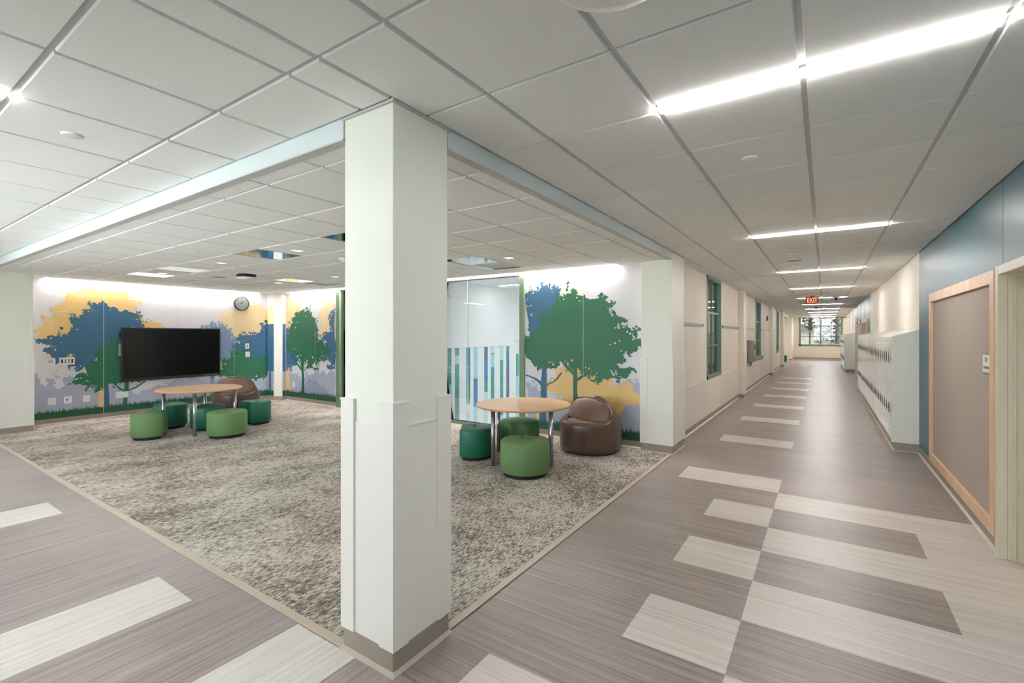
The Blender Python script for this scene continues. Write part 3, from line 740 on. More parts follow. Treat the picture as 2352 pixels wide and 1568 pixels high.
# corner column with printed faces and pale corner guard
cc = empty('corner_column', (-11.2, 6.35, 0), 'boxed corner column printed with blue and yellow mural, pale corner guard', 'column')
CX0, CX1, CY = -11.45, -10.95, 6.28
mb = MB(); mb.prism([(CX0, CY), (CX1-.16, CY), (CX1, CY+.08), (CX1, 6.47), (CX0, 6.47)], .0, LZ, 'mural_ground'); mb.build('shaft', cc).location = (11.2, -6.35, 0)
mb = MB(); mb.prism([(CX1-.20, CY-.004), (CX1-.155, CY-.006), (CX1+.004, CY+.075), (CX1+.004, CY+.10), (CX1, CY+.10), (CX1-.16, CY), (CX1-.2, CY)], .10, 2.55, 'wainscot'); mb.build('corner_guard', cc).location = (11.2, -6.35, 0)
mb = MB()
def strip(z0, z1, m, l=0):
    mb.quad([(CX0+.002, CY-.001-l*.001, z0), (CX1-.20, CY-.001-l*.001, z0), (CX1-.20, CY-.001-l*.001, z1), (CX0+.002, CY-.001-l*.001, z1)], m)
    mb.quad([(CX1+.001+l*.001, CY+.10, z0), (CX1+.001+l*.001, 6.46, z0), (CX1+.001+l*.001, 6.46, z1), (CX1+.001+l*.001, CY+.10, z1)], m)
strip(1.85, 2.30, 'mural_yel2'); strip(.70, 1.85, 'mural_blue'); strip(.2, .70, 'mural_lav'); strip(.101, .23, 'mural_grass', 1)
mb.quad([(CX0+.10, CY-.003, .2), (CX0+.18, CY-.003, .2), (CX0+.18, CY-.003, .75), (CX0+.10, CY-.003, .75)], 'mural_blue')
mb.build('printed_panel', cc).location = (11.2, -6.35, 0)
mb = MB(); mb.prism([(CX0, CY-.008), (CX1-.16, CY-.008), (CX1+.008, CY+.075), (CX1+.008, 6.47), (CX0, 6.47)], 0, .10, 'base'); mb.build('base', cc).location = (11.2, -6.35, 0)

# ================================================================== COLUMN AND PILASTERS
def wrap_column(name, x0, x1, y0, y1, label, faces, ztop=CZ, gw=.085):
    """faces: which sides carry panels, 'S' (y0), 'E' (x1), 'W','N'"""
    r = empty(name, ((x0+x1)/2, (y0+y1)/2, 0), label, 'column'); off = (-(x0+x1)/2, -(y0+y1)/2, 0)
    def B(nm, mb): o = mb.build(nm, r); o.location = off; return o
    mb = MB(); mb.box(x0, x1, y0, y1, .09, ztop+.03, 'column_paint', .004, 2); B('shaft', mb)
    t = .014
    for cx, sx, a in ((x0, -1, 'W'), (x1, 1, 'E')):
        for cy, sy, b in ((y0, -1, 'S'), (y1, 1, 'N')):
            if a not in faces and b not in faces: continue
            X = cx+sx*t; Yy = cy+sy*t
            pts = [(X, Yy), (X, Yy-sy*(gw+t)), (cx, Yy-sy*(gw+t)), (cx, cy), (X-sx*(gw+t), cy), (X-sx*(gw+t), Yy)]
            mb = MB(); mb.prism(pts, .115, 1.27, 'wainscot')
            mb.prism([(X+sx*.003, Yy+sy*.003), (X+sx*.003, Yy-sy*(gw+t)), (cx, Yy-sy*(gw+t)), (cx, cy), (X-sx*(gw+t), cy), (X-sx*(gw+t), Yy+sy*.003)], 1.27, 1.278, 'white_plastic')
            B('corner_guard', mb)
    mb = None
    for s_ in faces:
        mb = MB(); q = .005
        if s_ in 'SN':
            c = y0-q if s_ == 'S' else y1; mb.box(x0+gw, x1-gw, c, c+q, .115, 1.155, 'wainscot'); mb.box(x0+gw, x1-gw, c-(.004 if s_ == 'S' else 0), c+q+(.004 if s_ == 'N' else 0), 1.155, 1.163, 'white_plastic')
        else:
            c = x0-q if s_ == 'W' else x1; mb.box(c, c+q, y0+gw, y1-gw, .115, 1.155, 'wainscot'); mb.box(c-(.004 if s_ == 'W' else 0), c+q+(.004 if s_ == 'E' else 0), y0+gw, y1-gw, 1.155, 1.163, 'white_plastic')
        B('wainscot_panel', mb)
    mb = MB(); q = .006; mb.box(x0-q, x1+q, y0-q, y1+q, .0, .115, 'base', .008, 2)
    for (h0, h1, w) in ((0, .005, .020), (.005, .012, .014), (.012, .020, .009)): mb.box(x0-w, x1+w, y0-w, y1+w, h0, h1, 'base_toe')
    B('base', mb)
    mb = MB(); mb.box(x0-.012, x1+.012, y0-.012, y1+.012, ztop-.012, ztop+.002, 'ceiling_grid'); B('ceiling_trim', mb)
    return r
wrap_column('column', -2.040, -1.682, 1.520, 1.900, 'square cream column with wainscot corner guards at the carpet corner', 'SEWN')
wrap_column('pilaster', -2.10, -1.682, 6.355, 6.98, 'cream pilaster where the green tree mural meets the long corridor', 'SE')
wrap_column('pilaster', -11.46, -10.80, 1.50, 2.04, 'wide white pilaster at the far left end of the lounge', 'SE')
def small_pil(y0, y1, label):
    r = empty('wall_pilaster', (-1.75, (y0+y1)/2, 0), label, 'pilaster', None); off = (1.75, -(y0+y1)/2, 0)
    mb = MB(); mb.box(XW-.05, -1.682, y0, y1, .09, CZ, 'wall_cream', .003); mb.build('shaft', r).location = off
    mb = MB(); mb.box(XW, -1.676, y0-.006, y1+.006, .10, 1.15, 'wainscot_pink', .003); mb.build('wainscot_panel', r).location = off
    mb = MB(); mb.box(XW, -1.672, y0-.012, y1+.012, 0, .10, 'base', .004); mb.box(XW, -1.655, y0-.03, y1+.03, 0, .008, 'base_toe'); mb.build('base', r).location = off
small_pil(12.96, 13.40, 'shallow cream wall pilaster just past the first green side window')
small_pil(20.85, 21.30, 'shallow cream wall pilaster just past the red alarm')
small_pil(26.55, 27.00, 'shallow cream wall pilaster at the edge of the far side opening')
small_pil(33.36, 33.75, 'narrow cream corner post beside the end window, past the side opening')

# ================================================================== FURNITURE
def table(name, x, y, rz, label):
    t = empty(name, (x, y, 0), label, 'table', 'round maple tables', rz)
    mb = MB(); mb.lathe([(.590, .680), (.606, .684), (.610, .690), (.610, .7035)], 0, 0, 0, 'maple_edge', 64)
    mb.lathe([(.6098, .7035), (.604, .710), (.001, .7102)], 0, 0, 0, 'maple_top', 64, smooth=False); mb.build('tabletop', t)
    for k in range(4):
        a = (k+.5)*PI/2; lx, ly = .5*math.cos(a), .5*math.sin(a)
        mb = MB(); mb.lathe([(.026, .012), (.026, .665)], lx, ly, 0, 'metal', 20); mb.lathe([(.045, .665), (.045, .68)], lx, ly, 0, 'metal', 20)
        l = mb.build('leg', t)
        mb = MB(); mb.lathe([(.022, 0), (.024, .012)], lx, ly, 0.004, 'rubber', 16); mb.build('foot', l)
    mb = MB()
    for k in range(4):
        a = (k+.5)*PI/2; b = a+PI/2; mb.tube((.48*math.cos(a), .48*math.sin(a), .672), (.48*math.cos(b), .48*math.sin(b), .672), .008, 'metal', 8)
    mb.build('apron_frame', t)
    return t
# legs at 255 deg + 90k
t1 = table('round_table', -3.24, 5.12, math.radians(255-45), 'round maple table on silver legs in front of the green tree mural and glass')
t2 = table('round_table', -8.66, 3.62, math.radians(239-45), 'round maple table on silver legs in front of the big black screen')

def stool_outline(R, bite, inset=0.0, n=64):
    """circle with a concave bite on its +x side, corners rounded"""
    pts = []
    Rb = R*1.05; cx = R+Rb-bite
    # intersection angle
    d = cx; a = (d*d+R*R-Rb*Rb)/(2*d); th = math.acos(a/R)
    for k in range(n+1):
        t = th+(2*PI-2*th)*k/n; pts.append(Vector((R*math.cos(t), R*math.sin(t))))
    ph = math.asin(R*math.sin(th)/Rb)
    for k in range(1, 16):
        t = -ph+2*ph*k/16; pts.append(Vector((cx-Rb*math.cos(t), Rb*math.sin(t))))
    # smooth the outline a little so that the horns are round
    for _ in range(5):
        m = len(pts); pts = [(pts[i-1]+pts[i]*2+pts[(i+1) % m])/4 for i in range(m)]
    if inset:
        m = len(pts); q = []
        for i in range(m):
            tdir = (pts[(i+1) % m]-pts[i-1]).normalized(); q.append(pts[i]+Vector((-tdir.y, tdir.x))*inset)
        pts = q
    return pts
def stool(x, y, rz, m, label, R=.275, bite=.12, h=.40):
    s = empty('ottoman', (x, y, 0), label, 'stool', 'nesting green ottomans', rz)
    mb = MB(); bm = mb.bm
    rings = []
    for ins, z in ((.012, .048), (0, .060), (-.0, .2), (0, h-.035), (.006, h-.015), (.018, h-.004), (.035, h), (.09, h+.006), (.15, h+.010)):
        rings.append([bm.verts.new((p.x, p.y, z)) for p in stool_outline(R, bite, ins)])
    n = len(rings[0]); fs = []
    for i in range(len(rings)-1):
        for k in range(n): fs.append(bm.faces.new((rings[i][k], rings[i][(k+1) % n], rings[i+1][(k+1) % n], rings[i+1][k])))
    mb.faces(fs, m, True)
    c = bm.verts.new((-.03, 0, h+.012)); mb.faces([bm.faces.new((rings[-1][k], rings[-1][(k+1) % n], c)) for k in range(n)], m, True)
    mb.faces([bm.faces.new(list(reversed(rings[0])))], m)
    mb.build('cushion', s)
    mb = MB(); mb.prism([(p.x, p.y) for p in stool_outline(R, bite, .035)], .004, .05, 'rubber'); mb.build('plinth', s)
    return s
D = math.radians
stool(-2.86, 4.56, D(100), 'green_light', 'light green ottoman nearest the viewer at the right table', .285, .06)
stool(-3.54, 5.50, D(-60), 'green_mid', 'mid green ottoman half hidden behind the light green one, right table', .275, .05, .41)
stool(-3.80, 4.82, D(215), 'green_dark', 'dark green notched ottoman left of the right table, by the glass', .25, .10, .40)
stool(-8.66, 2.93, D(60), 'green_light', 'light green ottoman left of the left table, nearest the pale wall', .25, .09)
stool(-9.38, 3.42, D(250), 'green_dark', 'dark green notched ottoman behind the leftmost light green one', .28, .11, .41)
stool(-8.70, 3.75, D(225), 'green_dark', 'dark green ottoman under the left table between its two light green ones', .27, .11)
stool(-7.83, 3.66, D(120), 'green_light', 'wide light green ottoman in front of the left table', .28, .03)
stool(-8.52, 4.45, D(275), 'green_dark', 'dark green notched ottoman right of the left table, before the brown chair', .26, .12, .41)
stool(-2.05, 31.3, D(20), 'green_dark', 'tiny dark green stool in the side opening at the far corridor end', .26, .06, .40)

def lounge_chair(x, y, rz, label):
    c = empty('lounge_chair', (x, y, 0), label, 'chair', 'brown leather round lounge chairs', rz)
    # +x is the direction the sitter faces
    mb = MB(); bm = mb.bm
    nA, prof = 48, []
    def Rz(z, ang):
        # barrel profile
        base = .425*(1-abs((z-.22)/.50)**3.2*.55)
        if z < .06: base *= .80+.20*(z/.06)**.5
        k = max(0, -math.cos(ang))
        return base*(1.0-.12*max(0, (z-.40)/.32)*(1+.2*k))
    def top(ang):
        b = -math.cos(ang)        # 1 at the back
        s = 1/(1+math.exp(-(b-0.12)*8))
        arch = math.sqrt(max(0, 1-(math.sin(ang))**2*.75)) if b > 0 else 1
        return .425+s*(.33*arch-.03)
    rows = 14; rings = []
    for i in range(rows+1):
        r = []
        for k in range(nA):
            a = k/nA*2*PI; z = .0+top(a)*i/rows
            if i == 0: z = 0.006
            rr = Rz(z, a); r.append(bm.verts.new((rr*math.cos(a), rr*math.sin(a), z)))
        rings.append(r)
    # rolled rim then down to the seat
    for f_, dz in ((.93, .012), (.86, .010), (.80, -.02)):
        r = []
        for k in range(nA):
            a = k/nA*2*PI; z = top(a); rr = Rz(z, a)*f_; r.append(bm.verts.new((rr*math.cos(a), rr*math.sin(a), z+dz)))
        rings.append(r)
    for f_, w in ((.76, .55), (.70, .12), (.4, 0), (.05, 0)):
        r = []
        for k in range(nA):
            a = k/nA*2*PI; zt = top(a)-.02; z = .385+(zt-.385)*w; rr = .42*f_; r.append(bm.verts.new((rr*math.cos(a), rr*math.sin(a), z)))
        rings.append(r)
    fs = []
    for i in range(len(rings)-1):
        for k in range(nA): fs.append(bm.faces.new((rings[i][k], rings[i][(k+1) % nA], rings[i+1][(k+1) % nA], rings[i+1][k])))
    fs += [bm.faces.new(rings[0]), bm.faces.new(rings[-1])]
    mb.faces(fs, 'leather', True); sh = mb.build('shell', c)
    # back cushion : arched panel leaning back
    mb = MB(); bm = mb.bm; W, H0, H1 = .375, .405, .735; rings = []
    n = 40
    for ins, dx in ((.05, -.10), (.012, -.05), (0, -.02), (.012, .01), (.05, .028), (.12, .036), (.2, .040)):
        r = []
        for k in range(n):
            t = k/n*2*PI
            yy = math.cos(t); zz = math.sin(t)
            py = (W-ins)*math.copysign(abs(yy)**.8, yy)
            if zz >= 0: pz = H0+.08+(H1-H0-.08-ins)*abs(zz)**.85
            else: pz = H0+.08-(.08-ins*.3)*abs(zz)**.5
            lean = (pz-H0)*.28
            px = .12-lean+dx-abs(py)**2*.45
            r.append(bm.verts.new((px, py, pz)))
        rings.append(r)
    fs = []
    for i in range(len(rings)-1):
        for k in range(n): fs.append(bm.faces.new((rings[i][k], rings[i][(k+1) % n], rings[i+1][(k+1) % n], rings[i+1][k])))
    fs += [bm.faces.new(rings[0]), bm.faces.new(rings[-1])]
    mb.faces(fs, 'leather_light', True); bc = mb.build('back_cushion', c); bc['label'] = 'smoother lighter brown arched back cushion'
    # piping along the rim and the cushion
    mb = MB()
    P_ = []
    for k in range(n):
        t = k/n*2*PI; yy, zz = math.cos(t), math.sin(t); ins = .006
        py = (W-ins)*math.copysign(abs(yy)**.8, yy)
        pz = H0+.08+(H1-H0-.08-ins)*abs(zz)**.85 if zz >= 0 else H0+.08-.078*abs(zz)**.5
        P_.append((.12-(pz-H0)*.28+.006-abs(py)**2*.45, py, pz))
    for k in range(n): mb.tube(P_[k], P_[(k+1) % n], .006, 'leather', 6)
    mb.build('piping', bc)
    mb = MB(); Q = []
    for k in range(nA):
        a = k/nA*2*PI; z = top(a)+.012; rr = Rz(top(a), a)*.95; Q.append((rr*math.cos(a), rr*math.sin(a), z))
    for k in range(nA): mb.tube(Q[k], Q[(k+1) % nA], .005, 'leather_light', 6)
    mb.build('piping', c)
    mb = MB(); mb.lathe([(.42*.62, .385), (.42*.70, .41), (.42*.6, .428), (.002, .43)], .06, 0, 0, 'leather_light', 32); mb.build('seat_cushion', c)
    return c
lounge_chair(-2.70, 6.01, D(252), 'brown leather round lounge chair beside the right table, against the green tree mural')
lounge_chair(-9.95, 4.82, D(-50), 'brown leather round lounge chair beside the left table, near the corner column')

# ================================================================== SCREEN, CLOCK, DEVICES ON THE LOUNGE WALLS
r = empty('television', (-11.45, 4.27, 1.2), 'large black flat touch screen mounted on the mural wall', 'television')
def loc(o, p): o.location = tuple(-v for v in p); return o
off = (-11.45, 4.27, 1.2)
mb = MB(); mb.box(-11.43, -11.365, 3.372, 5.166, .676, 1.731, 'bezel', .006); loc(mb.build('bezel', r), off)
mb = MB(); mb.box(-11.364, -11.360, 3.402, 5.138, .735, 1.703, 'screen'); loc(mb.build('display', r), off)
mb = MB(); mb.box(-11.366, -11.352, 3.372, 5.166, .676, .705, 'bezel', .003); mb.box(-11.355, -11.350, 4.82, 5.08, .70, .71, 'grey_plastic'); loc(mb.build('pen_tray', r), off)
mb = MB(); mb.box(-11.445, -11.43, 3.8, 4.7, .9, 1.5, 'black'); loc(mb.build('wall_bracket', r), off)
mb = MB(); mb.box(-11.40, -11.385, 3.335, 3.372, 1.18, 1.42, 'grey_plastic', .004); mb.box(-11.41, -11.38, 3.345, 3.372, 1.52, 1.64, 'black', .004); loc(mb.build('side_port', r), off)
lettering('lettering', '\u2014\u2014', .03, 'grey_plastic', r, (.1, 0, -.509), (PI/2, 0, PI/2))

ck = empty('wall_clock', (-11.45, 5.65, 2.325), 'round black-rimmed wall clock above and right of the screen', 'clock')
mb = MB(); mb.lathe([(.165, 0), (.170, .02), (.168, .05), (.158, .058), (.150, .058), (.149, .045)], 0, 0, 0, 'black', 48, 'x'); mb.build('rim', ck)
mb = MB(); mb.lathe([(.1495, .0452), (.1495, .0468)], 0, 0, 0, 'white_plastic', 48, 'x', False); fc = mb.build('dial', ck)
for k in range(1, 13):
    a = PI/2-k*PI/6; lettering('numeral', str(k), .036, 'black', fc, (.0475, .122*math.cos(a), .122*math.sin(a)), (PI/2, 0, PI/2), .0005)
def hand(nm, ang, ln, w):
    mb = MB(); c, s = math.cos(ang), math.sin(ang)
    mb.prism([(-.02*c-w*s, -.02*s+w*c), (-.02*c+w*s, -.02*s-w*c), (ln*c+w*s*.5, ln*s-w*c*.5), (ln*c-w*s*.5, ln*s+w*c*.5)], .049, .0505, 'black', 'x'); mb.build(nm, ck)
hand('minute_hand', math.radians(192), .105, .004); hand('hour_hand', math.radians(60), .07, .006)
mb = MB(); mb.lathe([(.15, .054), (.15, .056)], 0, 0, 0, 'glass_clear', 48, 'x', False); mb.build('cover_glass', ck)

def plate(name, y, z, w, h, label, cat, kind, face='x', x=-11.45, group=None):
    rz = 0 if face == 'x' else -PI/2
    if face == 'x': locp = (x+.003*0, y, z)
    else: locp = (x, 6.47, z)
    r = empty(name, locp, label, cat, group, rz)
    mb = MB(); mb.box(.012, .020, -w/2, w/2, -h/2, h/2, 'white_plastic', .003); mb.box(0, .013, -w/2+.01, w/2-.01, -h/2+.01, h/2-.01, 'white_plastic'); mb.build('cover_plate', r)
    if kind.startswith('outlet'):
        n = 2 if kind.endswith('2') else 1
        for q in range(n):
            cy = 0 if n == 1 else (-.03+.06*q)
            for s_ in (-.022, .022):
                mb = MB(); mb.lathe([(.014, .020), (.014, .0215)], cy*1.0, s_, 0, 'white_plastic', 16, 'x', False) if False else None
                mb.box(.020, .0215, cy-.013, cy+.013, s_-.014, s_+.014, 'white_plastic', .001); mb.box(.0213, .0218, cy-.006, cy-.004, s_-.004, s_+.006, 'slot'); mb.box(.0213, .0218, cy+.004, cy+.006, s_-.004, s_+.006, 'slot')
                mb.build('socket', r)
    elif kind == 'switch4':
        for q in range(4):
            mb = MB(); cy = -.069+.046*q; mb.box(.020, .0245, cy-.012, cy+.012, -.035, .035, 'slot' if q in (0, 3) else 'grey_plastic', .001); mb.build('rocker', r)
    elif kind == 'switch':
        mb = MB(); mb.box(.020, .026, -.016, .016, -.035, .035, 'grey_plastic', .002); mb.build('rocker', r)
    elif kind == 'thermo':
        mb = MB(); mb.box(.020, .022, -.03, .03, -.02, .04, 'mural_lav', .001); mb.build('display', r)
    elif kind == 'data':
        mb = MB(); mb.box(.020, .022, -.02, .0, -.01, .02, 'slot'); mb.build('jack', r)
    return r
plate('thermostat', 2.385, 1.11, .12, .12, 'white thermostat on the left mural wall, left of the switch plate', 'thermostat', 'thermo')
plate('switch_plate', 2.60, 1.115, .21, .13, 'white four-gang switch plate on the left mural wall', 'switch', 'switch4')
G = 'wall outlets below the mural trees'
plate('wall_outlet', 2.40, .405, .11, .13, 'white outlet low on the mural, nearest the left pilaster', 'outlet', 'outlet', group=G)
plate('data_jack', 2.61, .410, .11, .13, 'white data jack plate with dark port, second low plate from the left pilaster', 'outlet', 'data', group=G)
plate('wall_outlet', 2.87, .405, .10, .12, 'white outlet low on the mural, just left of the blue trunk', 'outlet', 'outlet', group=G)
plate('wall_outlet', 3.40, .42, .20, .12, 'double white outlet across the green trunk below the screen', 'outlet', 'outlet2', group=G)
plate('wall_control', 5.79, 1.32, .09, .13, 'white upper wall control between screen and corner column', 'switch', 'switch')
plate('wall_control', 5.80, 1.125, .11, .13, 'blank white wall plate just below the upper control', 'switch', 'blank')
plate('wall_outlet', 0, .40, .09, .13, 'white outlet left of the upright green tree trunk near the corner column', 'outlet', 'outlet', 'y', -10.60, G)

# ================================================================== CORRIDOR
def rail(y0, y1, label):
    def f(mb):
        mb.box(0, .012, y0, y1, -.022, .022, 'metal', .002); mb.box(.010, .020, y0, y1, .010, .022, 'metal'); mb.box(.010, .020, y0, y1, -.022, -.014, 'metal')
        mb.box(0, .021, y1-.02, y1, -.023, .023, 'steel'); mb.box(0, .021, y0, y0+.02, -.023, .023, 'steel')
    return one('display_rail', f, (XW+.002, 0, 1.765), label, 'display rail', 'aluminium display rails along the left corridor wall')
rail(6.99, 8.83, 'dark-looking aluminium display rail before the first green window, nearest the viewer')
rail(10.72, 12.93, 'shiny aluminium display rail just past the first green window')
rail(13.42, 16.45, 'aluminium display rail between first wall pilaster and second green window')
rail(18.0, 20.80, 'aluminium display rail below the red fire alarm')
rail(21.4, 23.8, 'aluminium display rail before the third green window')
rail(25.7, 26.5, 'short aluminium display rail past the third green window')

r = empty('drinking_fountain', (XW, 14.9, .80), 'stainless steel bottle filler and fountain on the left corridor wall', 'drinking fountain')
mb = MB(); mb.box(0, .03, -.30, .30, 0, .64, 'steel', .004); mb.build('back_panel', r)
mb = MB(); mb.box(.03, .18, -.30, -.22, .02, .62, 'steel', .01); mb.build('side_guard', r)
mb = MB(); mb.box(.03, .16, .16, .24, .34, .52, 'steel', .01); mb.build('filler_head', r)
mb = MB(); mb.prism([(.03, .02), (.36, .10), (.38, .20), (.03, .20)], -.2, .2, 'steel', 'y'); mb.lathe([(.012, 0), (.012, .05), (.02, .06)], .28, .08, .2, 'metal', 12); mb.build('basin', r)
mb = MB(); mb.tube((.06, 0, .02), (.06, 0, -.10), .03, 'grey_plastic'); mb.build('drain_pipe', r)

r = empty('fire_alarm', (XW, 19.9, 2.19), 'small red fire alarm strobe on the left corridor wall', 'fire alarm')
mb = MB(); mb.box(0, .05, -.06, .06, -.085, .085, 'red', .01); mb.build('housing', r)
mb = MB(); mb.box(.05, .09, -.035, .035, -.03, .03, 'white_plastic', .01); mb.build('strobe', r)

# pinboards
def pinboard(y0, y1, z0, z1, label, group=None, w=.10):
    r = empty('pinboard', (XR, (y0+y1)/2, z0), label, 'pinboard'); off = (XR, (y0+y1)/2, z0)
    mb = MB()
    mb.box(XR-.035, XR-.001, y0, y0+w, z0, z1, 'maple', .003); mb.box(XR-.035, XR-.001, y1-w, y1, z0, z1, 'maple', .003)
    mb.box(XR-.035, XR-.001, y0+w, y1-w, z1-w, z1, 'maple', .003); mb.box(XR-.035, XR-.001, y0+w, y1-w, z0, z0+w, 'maple', .003); loc(mb.build('frame', r), off)
    mb = MB(); mb.box(XR-.012, XR-.001, y0+w, y1-w, z0+w, z1-w, 'tackboard'); loc(mb.build('tack_panel', r), off)
    return r
pinboard(4.80, 7.35, .12, 2.075, 'large taupe fabric pinboard in a maple frame beside the white doorway')
pinboard(17.3, 19.9, .12, 2.06, 'far taupe pinboard in a maple frame above the end of the locker row')
r = empty('wall_sign', (XR-.013, 5.035, 1.375), 'small white room sign with grey border on the pinboard', 'sign')
mb = MB(); mb.box(-.006, 0, -.115, .115, -.085, .085, 'sign_grey', .004); mb.build('backing', r)
mb = MB(); mb.box(-.008, -.006, -.10, .108, -.068, .066, 'white_plastic'); mb.build('face', r)
lettering('lettering', '222', .045, 'black', r, (-.0085, .018, .028), (PI/2, 0, -PI/2), .0005)
lettering('lettering', 'CLASSROOM', .026, 'black', r, (-.0085, .010, -.032), (PI/2, 0, -PI/2), .0005)
# door with frame
r = struct(MB().box(XR-.03, XR+.02, 4.715, 4.785, 0, 2.09, 'door_paint', .004).box(XR-.03, XR+.02, 3.70, 3.765, 0, 2.09, 'door_paint', .004).box(XR-.03, XR+.02, 3.765, 4.715, 2.025, 2.09, 'door_paint', .004)
    .box(XR+.02, XR+.15, 4.715, 4.76, 0, 2.07, 'door_paint').box(XR+.02, XR+.15, 3.72, 3.765, 0, 2.07, 'door_paint').box(XR+.02, XR+.15, 3.765, 4.715, 2.025, 2.07, 'door_paint')
    .box(XR+.045, XR+.06, 4.700, 4.716, 0, 2.03, 'door_paint').box(XR+.045, XR+.06, 3.764, 3.78, 0, 2.03, 'door_paint').build('door_1'))
mb = MB(); mb.box(XR+.105, XR+.15, 3.77, 4.71, .006, 2.02, 'door_leaf', .002); lf = mb.build('door_leaf', r)
mb = MB(); mb.tube((XR+.105, 3.84, 1.0), (XR+.06, 3.84, 1.0), .01, 'metal'); mb.tube((XR+.06, 3.84, 1.0), (XR+.06, 3.96, 1.0), .01, 'metal'); mb.lathe([(.028, 0), (.028, .008)], XR+.097, 3.84, 1.0, 'metal', 20, 'x'); mb.build('door_handle', lf)
def far_door(n, y0, y1):
    r = struct(MB().box(XR-.03, XR-.001, y0, y0+.06, 0, 2.08, 'wall_white').box(XR-.03, XR-.001, y1-.06, y1, 0, 2.08, 'wall_white').box(XR-.034, XR-.001, y0, y1, 1.99, 2.08, 'wall_white').build('door_%d' % n))
    mb = MB(); mb.box(XR-.016, XR-.001, y0+.06, y1-.06, .006, 1.99, 'door_wood'); l = mb.build('door_leaf', r)
    mb = MB(); mb.box(XR-.05, XR-.016, y0+.12, y0+.14, .98, 1.0, 'metal'); mb.box(XR-.06, XR-.045, y0+.12, y0+.24, .98, 1.0, 'metal'); mb.build('door_handle', l)
far_door(2, 20.5, 21.5); far_door(3, 22.4, 23.4)

# lockers
LW = .305
def make_locker():
    r = empty('locker', (.775, 8.315, 0), 'L', 'locker', 'white two-tier lockers in the near row')
    # local: x 0..0.28 depth, y 0..LW
    mb = MB(); mb.box(.014, .282, .001, LW-.001, .118, 1.50, 'locker', .002); mb.build('body', r)
    for z0, z1, hz in ((.135, .815, .475), (.825, 1.488, 1.19)):
        mb = MB(); mb.box(0, .013, .010, LW-.010, z0, z1, 'locker', .003)
        for q in range(5):
            zz = z0+.05+q*.028; mb.box(-.003, .001, .07, LW-.07, zz, zz+.010, 'slot' if False else 'locker', .001); mb.box(-.0006, .001, .07, LW-.07, zz-.006, zz, 'slot')
            zz = z1-.05-q*.028; mb.box(-.003, .001, .07, LW-.07, zz, zz+.010, 'locker', .001); mb.box(-.0006, .001, .07, LW-.07, zz-.006, zz, 'slot')
        d = mb.build('door', r)
        mb = MB(); mb.box(-.003, .002, .035, .105, hz, hz+.15, 'slot', .002); mb.box(-.012, -.003, .05, .07, hz+.05, hz+.10, 'steel', .002); mb.build('handle', d)
    return r
L0 = make_locker(); L0['label'] = 'white two-tier locker at the near end, against the grey side panel'
for k in range(1, 26):
    c = dup(L0, (.775, 8.315+k*LW, 0))
    c['label'] = ('white two-tier locker, far end of the near locker row' if k == 25 else
                  'white two-tier locker second from the grey side panel' if k == 1 else
                  'white two-tier locker within the near row along the right wall')
r = empty('locker_end_panel', (.92, 8.305, .1), 'pale grey riveted end panel closing the near row of lockers', 'end panel'); off = (.92, 8.305, .1)
mb = MB(); mb.prism([(.765, .115), (XR, .115), (XR, 1.665), (.765, 1.565)], 8.296, 8.312, 'locker_side', 'y'); loc(mb.build('panel', r), off)
mb = MB()
for xx in (.79, XR-.012):
    for k in range(9): mb.lathe([(.004, 0), (.003, -.003)], xx, 8.296, .16+k*.155, 'slot', 8, 'y')
for xx in (.81, XR-.04):
    for zz in (.13, 1.50): mb.lathe([(.004, 0), (.003, -.003)], xx, 8.296, zz, 'slot', 8, 'y')
loc(mb.build('rivets', r), off)
mb = MB(); y1 = 8.315+26*LW
mb.prism([(.772, 1.502), (XR-.001, 1.502), (XR-.001, 1.665), (.772, 1.565)], 8.3125, y1, 'locker', 'y')
tag(mb.build('locker_hood'), 'white sloped metal top running over the near row of lockers', 'locker top')
mb = MB(); mb.box(.80, XR-.004, 8.30, y1, 0, .115, 'base'); mb.box(.782, XR-.004, 8.285, y1, 0, .008, 'base_toe'); tag(mb.build('locker_plinth'), 'taupe plinth under the near row of lockers', 'plinth')
# far block
def far_locker(k):
    pass
FL0 = None
for k in range(14):
    y = 24.52+k*.40
    c = dup(L0, (.70, y, 0)) if True else None
    c.scale = (1.25, 1.3, 1.0); c['group'] = 'white two-tier lockers in the far row'
    c['label'] = 'white two-tier locker at the near end of the far row' if k == 0 else 'white two-tier locker within the far row by the end window'
mb = MB(); mb.prism([(.69, .115), (XR, .115), (XR, 1.665), (.69, 1.565)], 24.48, 24.515, 'locker_side', 'y'); tag(mb.build('locker_end_panel'), 'taupe-looking end panel closing the far row of lockers', 'end panel')
mb = MB(); mb.prism([(.69, 1.502), (XR-.001, 1.502), (XR-.001, 1.66), (.69, 1.565)], 24.516, 30.1, 'locker', 'y'); tag(mb.build('locker_hood'), 'white sloped metal top over the far row of lockers', 'locker top')
mb = MB(); mb.box(.74, XR-.004, 24.48, 30.1, 0, .115, 'base'); tag(mb.build('locker_plinth'), 'taupe plinth under the far row of lockers', 'plinth')

# exit sign
r = empty('exit_sign', (-.297, 15.9, CZ), 'red EXIT sign hanging from the corridor ceiling', 'sign')
mb = MB(); mb.box(-.06, .06, -.02, .02, -.03, 0, 'sign_grey', .004); mb.build('mount', r)
mb = MB(); mb.box(-.165, .165, -.022, .022, -.235, -.03, 'sign_grey', .006); mb.build('housing', r)
mb = MB(); mb.box(-.15, .15, -.0235, -.0225, -.222, -.045, 'exit_glow'); mb.build('face', r)
lettering('lettering', 'EXIT', .20, 'exit_letter', r, (0, -.0245, -.136), (PI/2, 0, 0), .0006, .62)

